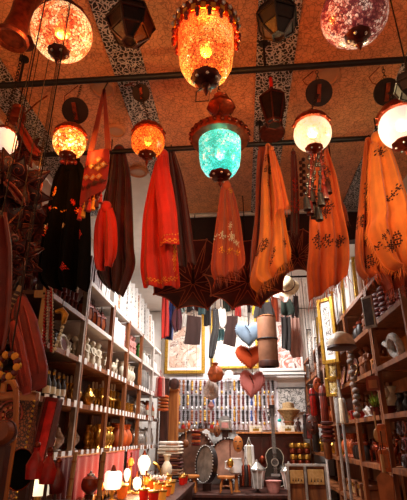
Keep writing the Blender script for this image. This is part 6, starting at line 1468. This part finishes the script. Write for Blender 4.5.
q = MB()
for i in range(8): a = 2*PI*i/8; q.ball((-.02+.032*math.cos(a), -.036, fz+.032*math.sin(a)), .009, (1, .5, 1), 6)
q.build('rosette_petals', M_tan, e)
q = MB()
for i in range(22): q.ball((w*(.83+.13*i/21), -.052+.03*i/21, .01+(z1-.03)*i/21), .006, n=5)
q.build('edge_studs', M_brass, e)
# dark red box standing upright
a = at(41, 416, 2.3); s = mpp(41, 416, 2.3); e = thing('red_leather_box', 'upright dark red leather box right of the embossed bag', 'box', (a.x, 2.3, CH)); h = a.z+19*s-CH; T = Matrix.Rotation(.12, 4, 'Y')
MB().box((0, 0, h/2), (13*s, .08, h*.98), M=T).build('body', M_dred, e, bevel=.004); MB().box((-7.6*s, .0, h/2), (2*s, .083, h*.97), M=T).build('spine', M_leather, e, bevel=.004); MB().box((2*s, -.041, h*.55), (8*s, .004, h*.8), M=T).build('front_panel', M_red, e)
# stool cushion and dark tray, fountain figures
c = at(4, 433, 1.62); e = thing('round_cushion', 'round tan leather cushion standing on edge at the left edge', 'cushion', (c.x, 1.62, CH)); r = 11.5*mpp(5, 433, 1.62)
MB().box((0, .02, max(.01, (c.z-r-CH)/2)), (.03, .04, max(.02, c.z-r-CH))).build('stand', M_woodd, e); T = Matrix.Translation((0, 0, c.z-CH)) @ Matrix.Rotation(PI/2-.15, 4, 'X'); MB().lathe([(.001, -.04), (r*.8, -.038), (r, -.015), (r, .015), (r*.8, .036), (.001, .04)], 26, M=T).build('pad', mat('brown tan leather', '#7c4022', .5, 0, var=.25), e); MB().tube([T @ Vector((r*1.0*math.cos(2*PI*i/26), r*1.0*math.sin(2*PI*i/26), 0)) for i in range(26)], .006, 5, True).build('piping', M_leather, e)
c = at(17, 470, 1.84); e = thing('dark_tray', 'large black oval tray leaning in the lower left corner with a pale rim', 'tray', (c.x, 1.84, CH)); r = 19*mpp(20, 466, 1.84)
T = Matrix.Translation((0, .02, max(c.z-CH, r*.95))) @ Matrix.Rotation(.5, 4, 'Z') @ Matrix.Rotation(PI/2-.12, 4, 'X') @ Matrix.Diagonal((.72, 1, 1, 1)); MB().box((0, .09, max(.03, (c.z-CH-.03)/2)), (.03, .04, max(.06, c.z-CH-.03))).build('stand', M_woodd, e); MB().lathe([(.001, 0), (r*.93, .0), (r, .02), (r*1.0, .026), (r*.92, .008), (.001, .008)], 34, M=T).build('tray', M_blkr, e); MB().tube([T @ Vector((r*math.cos(2*PI*i/34), r*math.sin(2*PI*i/34), .024)) for i in range(34)], .0022, 5, True).build('rim', M_copper, e)
def red_fig(label, px, py, Y, m, h):
    c = at(px, py, Y); e = thing('carved_bottle', label, 'bottle', (c.x, Y, CH)); z = max(.02, c.z-CH-h*.4)
    MB().lathe([(.03, 0), (.02, .012), (.007, .03), (.007, z)], 12).build('stand', M_woodd, e); MB().lathe([(.028, z), (.045*h/.2, z+h*.1), (.05*h/.2, z+h*.35), (.03*h/.2, z+h*.55), (.014*h/.2, z+h*.7), (.02*h/.2, z+h*.8)], 14, flute=.05, nfl=6).build('body', m, e); MB().ball((0, 0, z+h*.86), .1*h, n=8).build('stopper', M_copper, e)
red_fig('red enamel carved bottle just right of the black oval tray', 35, 463, 1.74, M_red, .13)
red_fig('slim red carved bottle in front of the upright red box', 48, 468, 1.9, M_red, .14)
red_fig('dark red carved bottle at the bottom right of the pale dome lamp', 57, 478, 2.3, M_dred, .16)
e = thing('copper_crown_pot', 'squat copper pot with a beaded rim below the upright red box', 'pot', (at(41, 440, 2.55).x, 2.55, CH)); hz = at(42, 445, 2.55).z-CH; MB().lathe([(.05, 0), (.03, .01), (.03, max(.02, hz-.03))], 14).build('stand', M_copperd, e); MB().lathe([(.04, max(.02, hz-.03)), (.075, hz), (.08, hz+.03), (.06, hz+.055), (.07, hz+.07)], 20, flute=.04, nfl=9).build('bowl', M_copper, e)
# pale dome lamp at the bottom
c = at(38.5, 490, 2.12); e = thing('dome_lamp', 'pale glowing dome lamp at the bottom of the left foreground', 'lamp', (c.x, 2.12, CH)); r = 10*mpp(38, 491, 2.12); z = max(.03, c.z-CH-.02)
MB().lathe([(.05, 0), (.05, .012), (.015, .02), (.015, z)], 14).build('base', M_brass, e); MB().lathe([(r*1.05, z), (r, z+.03), (r*.75, z+.06), (.02, z+.075)], 22).build('dome_shade', glow_mat('pale parchment shade', '#efe3c6', .75), e); MB().ball((0, 0, z+.085), .012, n=8).build('finial', M_copper, e)
light('lamp_bulb', (0, -.15, z+.1), 1.2, warmw, .03, e)
# ------------------------------------------------------------------ red hangings on the left rack and lamps on the low counter
C_rw = cloth_mat('bright red silk', '#a80d06', var=.1, trans=.12)
for k, (x0, x1, y0, y1, lab) in enumerate([(56, 73, 457, 489, 'dark red fringed runner hanging from the fifth shelf, leftmost of four'), (75, 99, 454, 490, 'bright red silk runner hanging from the fifth shelf behind the brown jug'), (104, 124, 449, 480, 'bright red silk runner hanging from the fifth shelf above the square lamp'), (127, 139, 447, 475, 'narrow red silk runner hanging from the fifth shelf, rightmost of four')]):
    A_ = [atx(x, y, -1.262) for x, y in ((x0, y0), (x1, y0-(x1-x0)*.11), (x0, y1), (x1, y1-(x1-x0)*.05))]
    def S(u, v, A_=A_): p = A_[0].lerp(A_[1], u); z1 = 1.16; p.z = 1.47+(z1-1.47)*v; return Vector((p.x+.012*math.sin(u*PI*7)*(.3+v)+.006, p.y, p.z))
    e = thing('silk_runner', lab, 'cloth', S(.5, 0)); bw(MB().surf(S, 36, 12), 'cloth', C_rw if k else C_dkr, e, solid=.003); bw(fringe_mb(S, 30, .07), 'fringe', M_thread if k else C_red, e); bw(MB().tube([S(0, 0), S(1, 0)], .006, 5), 'hanging_rail', M_woodo, e)
for k, (px, py, lab) in enumerate([(71, 470, 'pale bamboo pole leaning left of the brown jug'), (100, 468, 'pale bamboo pole right of the brown jug')]):
    c = at(px, py, 3.3); e = thing('bamboo_pole', lab, 'pole', (c.x, 3.3, LC)); q = MB(); h = at(px, 452, 3.3).z-LC; MB().tube([(0, 0, 0), (.02, 0, h)], .016, 8).build('pole', M_woodl, e); q = MB()
    for j in range(4): q.tube([(.02*j/4, 0, h*j/4+.04), (.02*j/4, 0, h*j/4+.05)], .019, 8)
    q.build('joint_ring', M_tan, e)
c = at(90, 484, 3.55); e = thing('brown_jug', 'round brown glazed jug with a silver lid in front of the red silk runner', 'jug', (c.x, 3.55, LC)); r = 9*mpp(90, 484, 3.55); z = c.z-LC
MB().lathe([(.05, 0), (.03, .01), (.03, max(.02, z-r))], 14).build('stand', M_woodd, e); MB().lathe([(r*.4, z-r*.95), (r*.9, z-r*.5), (r, z), (r*.85, z+r*.55), (r*.4, z+r*.85)], 24).build('body', mat('brown glaze', '#8a2f12', .15, 0, var=.4, coat=.6), e); MB().lathe([(r*.42, z+r*.86), (r*.38, z+r*1.0), (r*.1, z+r*1.12), (r*.12, z+r*1.25), (.003, z+r*1.32)], 16).build('lid', M_silver, e); MB().tube([(r*.9, 0, z+r*.4), (r*1.45, 0, z+r*.2), (r*.95, 0, z-r*.4)], .012, 6).build('handle', M_copper, e)
GL = glow_mat('warm white lamp glass', '#fff1d2', 1.15); GO = glow_mat('orange lamp glass', '#f07a1c', .7)
def table_lamp(label, px, py, Y, wpx, hpx, shape, g, en):
    c = at(px, py, Y); s = mpp(px, py, Y); r = wpx*s/2; h = hpx*s; e = thing('table_lamp', label, 'lamp', (c.x, Y, LC)); z = max(.03, c.z-LC-h/2)
    MB().lathe([(.05, 0), (.05, .01), (.016, .025), (.014, z)], 14).build('base', M_brass, e)
    prof = {'cube': [(r*.85, z), (r, z+h*.15), (r*1.0, z+h*.85), (r*.8, z+h)], 'bulb': [(r*.35, z), (r*.6, z+h*.2), (r, z+h*.55), (r*.9, z+h*.8), (r*.4, z+h)], 'ball': [(r*.3, z), (r*.8, z+h*.2), (r, z+h*.5), (r*.8, z+h*.82), (r*.25, z+h)]}[shape]
    MB().lathe(prof, 22).build('glass_shade', g, e); MB().lathe([(r*.42, z+h), (r*.3, z+h+.015), (.01, z+h+.05)], 14).build('cap', M_copper, e); MB().lathe([(r*.5, z-.008), (r*.5, z+.004)], 14).build('holder', M_copperd, e)
    light('lamp_bulb', (.06, -r-.06, z+h*.6), en*1.2, warm, .04, e)
table_lamp('square white glowing lamp on the low counter, largest of the bottom lamps', 113, 480, 4.3, 17, 16, 'cube', GL, 3)
table_lamp('white bulb shaped glowing lamp on the low counter, farthest right', 144, 465, 5.4, 13, 18, 'bulb', GL, 3)
table_lamp('round white glowing lamp below the bulb shaped lamp', 137, 486, 4.9, 9, 12, 'ball', GL, 2)
table_lamp('small white glowing lamp between the square lamp and the bulb shaped one', 127, 475, 4.9, 7, 12, 'bulb', GL, 2)
table_lamp('small orange glass lamp left of the square white lamp', 100, 486, 3.9, 8, 10, 'ball', GO, 1.2)
table_lamp('small orange glass lamp between the round lamp and the red box', 146, 481, 4.6, 6, 8, 'ball', GO, 1.)
table_lamp('tiny orange lamp above the round white lamp', 131, 462, 5.0, 6, 8, 'ball', GO, .6)
c = at(158, 490, 5.5); e = thing('red_velvet_box', 'red velvet box at the bottom under white crystal doilies', 'box', (c.x, 5.5, LC)); s = mpp(158, 490, 5.5); h = at(158, 482, 5.5).z-LC
MB().box((0, 0, h/2), (15*s, .2, h)).build('body', mat('red velvet', '#a3160f', .8, 0, var=.3), e, bevel=.006); MB().box((0, 0, h+.012), (15.6*s, .21, .024)).build('lid', M_red, e, bevel=.004)
zb = LC+h+.0245
for k in range(5): place('spark', mk_crystal, (c.x-.07+.035*k*1.0, 5.47+.06*(k % 2), zb), k, .5, 'white crystal doily ornament on the red velvet box', 'white crystals on the red velvet box')
place(K['vasei'][0], K['vasei'][1], (at(166, 470, 5.9).x, 5.95, LC), -PI/2, 1.5, 'ivory vase on the low counter left of the folded blankets', None)
e = thing('curved_horn', 'thin brass curved horn on the low counter above the red velvet box', 'horn', (at(157, 470, 6.1).x, 6.1, LC)); h = at(157, 478, 6.1).z-LC
MB().lathe([(.04, 0), (.012, .012), (.01, h)], 10).build('stand', M_woodd, e); MB().tube([(-.05, 0, h+.17), (.0, 0, h+.15), (.045, 0, h+.08), (.06, 0, h-.0)], [.02, .016, .011, .006], 8).build('horn', M_brass, e)
# ------------------------------------------------------------------ more small stock that crowds the back and the low counter
def mk_votive(m, g):
    def f():
        e = T0('votive_glass', 'candle glass')
        MB().lathe([(.02, 0), (.03, .01), (.036, .07), (.038, .075)], 12).build('glass', g, e); MB().lathe([(.039, .066), (.041, .072), (.039, .078)], 12).build('rim', m, e); MB().lathe([(.003, .07), (.007, .078), (.001, .092)], 8).build('flame', FLAME, e); return e
    return f
FLAME = glow_mat('candle flame', '#ffc070', 1.6); GV = [('red', glow_mat('red votive glass', '#b51508', .4)), ('orange', glow_mat('orange votive glass', '#d85a12', .45)), ('amber', glow_mat('amber votive glass', '#d9862a', .45))]
pos = []
for i in range(18):
    for t in range(60):
        x, y = rnd.uniform(-1.2, -.72), rnd.uniform(4.2, 6.1)
        if all((x-a)**2+(y-b)**2 > .0144 for a, b in pos) and all((x-o.location.x)**2+(y-o.location.y)**2 > .045 for o in COL.objects if o.parent is None and o.get('category') in ('lamp', 'jug', 'pole', 'box', 'horn', 'vase', 'crystal') and 2.9 < o.location.y < 6.3 and o.location.z < 1.5): break
    else: continue
    pos.append((x, y)); k = i % 3
    place(('votive', k), mk_votive(M_brass, GV[k][1]), (x, y, LC+.0003), 0, rnd.uniform(1.0, 1.5), '%s votive candle glass among the glowing lamps on the low counter' % GV[k][0], '%s votive glasses' % GV[k][0])
def hanging(label, px, py, Y, kind, m, m2, name, cat, k=1.0):
    c = at(px, py, Y); e = thing(name, label, cat, c)
    if kind == 'tassel':
        for i in range(4):
            a = i*PI/2; q = MB(); q.tube([(0, 0, .12), (.02*math.cos(a)*k, .02*math.sin(a)*k, .02)], .003, 4); q.lathe([(.005, .02), (.016*k, 0), (.022*k, -.16*k), (.001, -.165*k)], 8, (.024*math.cos(a)*k, .024*math.sin(a)*k, 0)); q.build('tassel', m if i % 2 else m2, e)
    elif kind == 'mask':
        MB().ball((0, 0, 0), .08*k, (.75, .35, 1.15), 14).build('face', m, e)
        q = MB(); q.tube([(0, -.03*k, .03*k), (0, -.042*k, -.01*k), (0, -.03*k, -.02*k)], .010*k, 6); q.build('nose', m, e)
        for s in (-1, 1): MB().ball((s*.026*k, -.026*k, .028*k), .010*k, (1.4, .5, .6), 6).build('eye', m2, e)
        MB().ball((0, -.027*k, -.045*k), .012*k, (1.6, .5, .6), 6).build('mouth', m2, e)
    elif kind == 'bellows':
        for i in range(5): MB().lathe([(.03*k, 0), (.05*k, .01), (.05*k, .03), (.03*k, .04)], 12, (0, 0, -.045*i)).build('segment', m if i % 2 else m2, e)
    elif kind == 'ladle':
        MB().tube([(0, 0, .1), (0, 0, -.12*k)], .008, 6).build('handle', m, e); MB().ball((0, 0, -.16*k), .04*k, (1, .5, 1.3), 10).build('bowl', m2, e)
    MB().tube([(0, 0, .06), (0, 0, ZC-c.z-.002)], .0022, 4).build('hanging_cord', M_iron, e)
H = [(249, 446, 7.09, 'tassel', M_cream2, M_white, 'tassel_bunch', 'tassels', 1.7, 'cream tassel bunch hanging between the tan drum and the cabinet'),
 (246, 466, 6.70, 'tassel', M_dark, M_copper, 'tassel_bunch', 'tassels', 1.5, 'dark and copper tassel bunch hanging left of the cabinet'),
 (238, 444, 6.85, 'mask', M_woodo, M_dark, 'wooden_mask', 'mask', 1.2, 'orange brown wooden mask hanging above the white jug'),
 (217, 431, 7.3, 'mask', M_wood, M_dark, 'wooden_mask', 'mask', .95, 'brown wooden mask hanging right of the small scalloped mirror'),
 (196, 433, 7.2, 'bellows', M_orange, M_dred, 'lantern_string', 'lantern string', 1.4, 'orange and dark red string of small drums hanging above the large brown drum'),
 (186, 430, 7.3, 'ladle', M_woodo, M_wood, 'wooden_ladle', 'ladle', 1.2, 'orange wooden ladle hanging above the left rim of the large brown drum'),
 (230, 448, 6.78, 'ladle', M_copper, M_brass, 'brass_ladle', 'ladle', 1.2, 'copper and brass ladle hanging in front of the tan drum'),
 (163.5, 398, 6.7, 'bellows', M_woodo, M_orange, 'lantern_string', 'lantern string', 1.6, 'orange string of small drums hanging beside the dark post under the gilt painting'),
 (160.5, 378, 6.5, 'tassel', M_red, M_pink, 'tassel_bunch', 'tassels', 1.6, 'red and pink tassel bunch hanging at the far end of the left rack'),
 (308, 415, 6.7, 'tassel', M_dred, M_dark, 'tassel_bunch', 'tassels', 1.9, 'dark red tassel bunch hanging left of the leather cases'),
 (312, 425, 6.2, 'mask', M_woodd, M_copper, 'wooden_mask', 'mask', 1.3, 'dark wooden mask hanging below the red leather case'),
 (318, 385, 6.3, 'mask', M_orange, M_dark, 'wooden_mask', 'mask', 1.1, 'orange clay mask hanging left of the gilt tiles'),
 (327, 425, 5.4, 'bellows', M_leather2, M_leather, 'lantern_string', 'lantern string', 1.5, 'red brown string of small drums hanging beside the pale metal upright'),
 (340, 400, 4.6, 'tassel', M_cream2, M_grey, 'tassel_bunch', 'tassels', 1.3, 'pale tassel bunch hanging in front of the fourth bay of the right rack'),
 (262, 446, 7.3, 'ladle', M_woodd, M_copper, 'copper_ladle', 'ladle', 1.2, 'dark handled copper ladle hanging left of the guitar neck')]
for px, py, Y, kind, m, m2, nm, ct, k, lab in H: hanging(lab, px, py, Y, kind, m, m2, nm, ct, k)
# garments crowding the rail under the parasols
XG = [(188, 286, 193, 312, 6.25, Ck, 'black narrow garment high on the back room rail, left of the chocolate bag'), (193, 284, 199, 311, 6.4, cloth_mat('dark red knit', '#4f100c'), 'dark red narrow garment high on the back room rail above the chocolate bag'),
 (199, 288, 205, 316, 6.2, cloth_mat('teal print', '#3a5a5c'), 'teal narrow garment high on the back room rail'), (204, 286, 211, 326, 6.35, Ck, 'black long garment right of the chocolate bag'),
 (223, 288, 230, 312, 6.3, Cg, 'dark green narrow garment above the cyan cloth'), (230, 286, 236, 310, 6.45, Cbrn, 'brown narrow garment high on the rail above the suede skirt'), (239, 292, 247, 316, 6.2, Cw, 'white narrow garment above the blue denim heart'),
 (244, 288, 250, 314, 6.4, cloth_mat('dark plum cloth', '#2a0f18'), 'plum narrow garment between the white one and the yellow hood'), (271, 292, 278, 322, 6.3, C_rust, 'rust narrow garment between the black jacket and the stockings'),
 (292, 296, 299, 320, 6.4, Cbrn, 'brown narrow garment above the blush gauze')]
for x0, y0, x1, y1, Y, m, lab in XG: garment(lab, [(x0+1, y0, x1-1, y0), (x0, y0*.6+y1*.4, x1, y0*.6+y1*.4), (x0, y1, x1, y1-1)], Y, m, n=1.5, amp=.02)
# white printed sheets and lace at the far right
for k, (x0, y0, x1, y1, Y, am, lab) in enumerate([(306, 330, 315, 372, 6.75, A_cal, 'white brush printed sheet hanging at the far right behind the gilt tiles'), (314, 338, 322, 396, 6.45, A_grey, 'white sketch printed sheet hanging left of the tall gilt picture'), (321, 352, 327, 398, 6.1, A_warm, 'pale warm printed sheet hanging below the tall gilt picture')]):
    a, b = at(x0, y0, Y), at(x1, y1, Y); e = thing('printed_sheet', lab, 'sheet', ((a.x+b.x)/2, Y, a.z)); w, h = b.x-a.x, a.z-b.z
    MB().surf(lambda u, v, w=w, h=h: Vector(((u-.5)*w, .012*math.sin(5*v+3*u), -v*h)), 8, 14).build('sheet', am, e, solid=.003); MB().tube([(-w/2, 0, .005), (w/2, 0, .005)], .008, 6).build('hanging_rail', M_woodd, e); MB().tube([(0, 0, .005), (0, 0, ZC-a.z-.002)], .0022, 4).build('hanging_cord', M_iron, e)
# ------------------------------------------------------------------ light of the place
for k_ in list(FRESH):
    for o in list(PROTO[k_].children)+[PROTO[k_]]: bpy.data.objects.remove(o)
w = bpy.data.worlds.new('world'); sc.world = w; w.use_nodes = True
bg = w.node_tree.nodes['Background']; bg.inputs[0].default_value = (1, .62, .42, 1); bg.inputs[1].default_value = WORLD
M_pan = glow_mat('ceiling panel diffuser', '#ffffff', 2.0)
for k, (x, y, lab) in enumerate([(-.1, 4.7, 'square white ceiling light panel nearest the clothes rail'), (-.1, 6.9, 'square white ceiling light panel nearest the back wall')]):
    e = thing('ceiling_light', lab, 'ceiling light', (x, y, ZC)); MB().box((0, 0, -.012), (.64, .64, .02)).build('frame', M_white, e); MB().box((0, 0, -.025), (.58, .58, .01)).build('diffuser', M_pan, e)
    l = bpy.data.lights.new('panel_light', 'AREA'); l.shape = 'SQUARE'; l.size = .56; l.energy = BACK*ENERGY; l.color = (1, .93, .88); o = bpy.data.objects.new('panel_light', l); COL.objects.link(o); o.location = (0, 0, -.035); o.parent = e
sc.view_settings.view_transform = 'Standard'; sc.view_settings.look = 'None'; sc.view_settings.gamma = 1; sc.view_settings.use_curve_mapping = False; sc.view_settings.exposure = EXPO
try: sc.cycles.use_denoising = True
except Exception: pass
sc.cycles.max_bounces = 6; sc.cycles.transparent_max_bounces = 8; sc.cycles.sample_clamp_indirect = 4
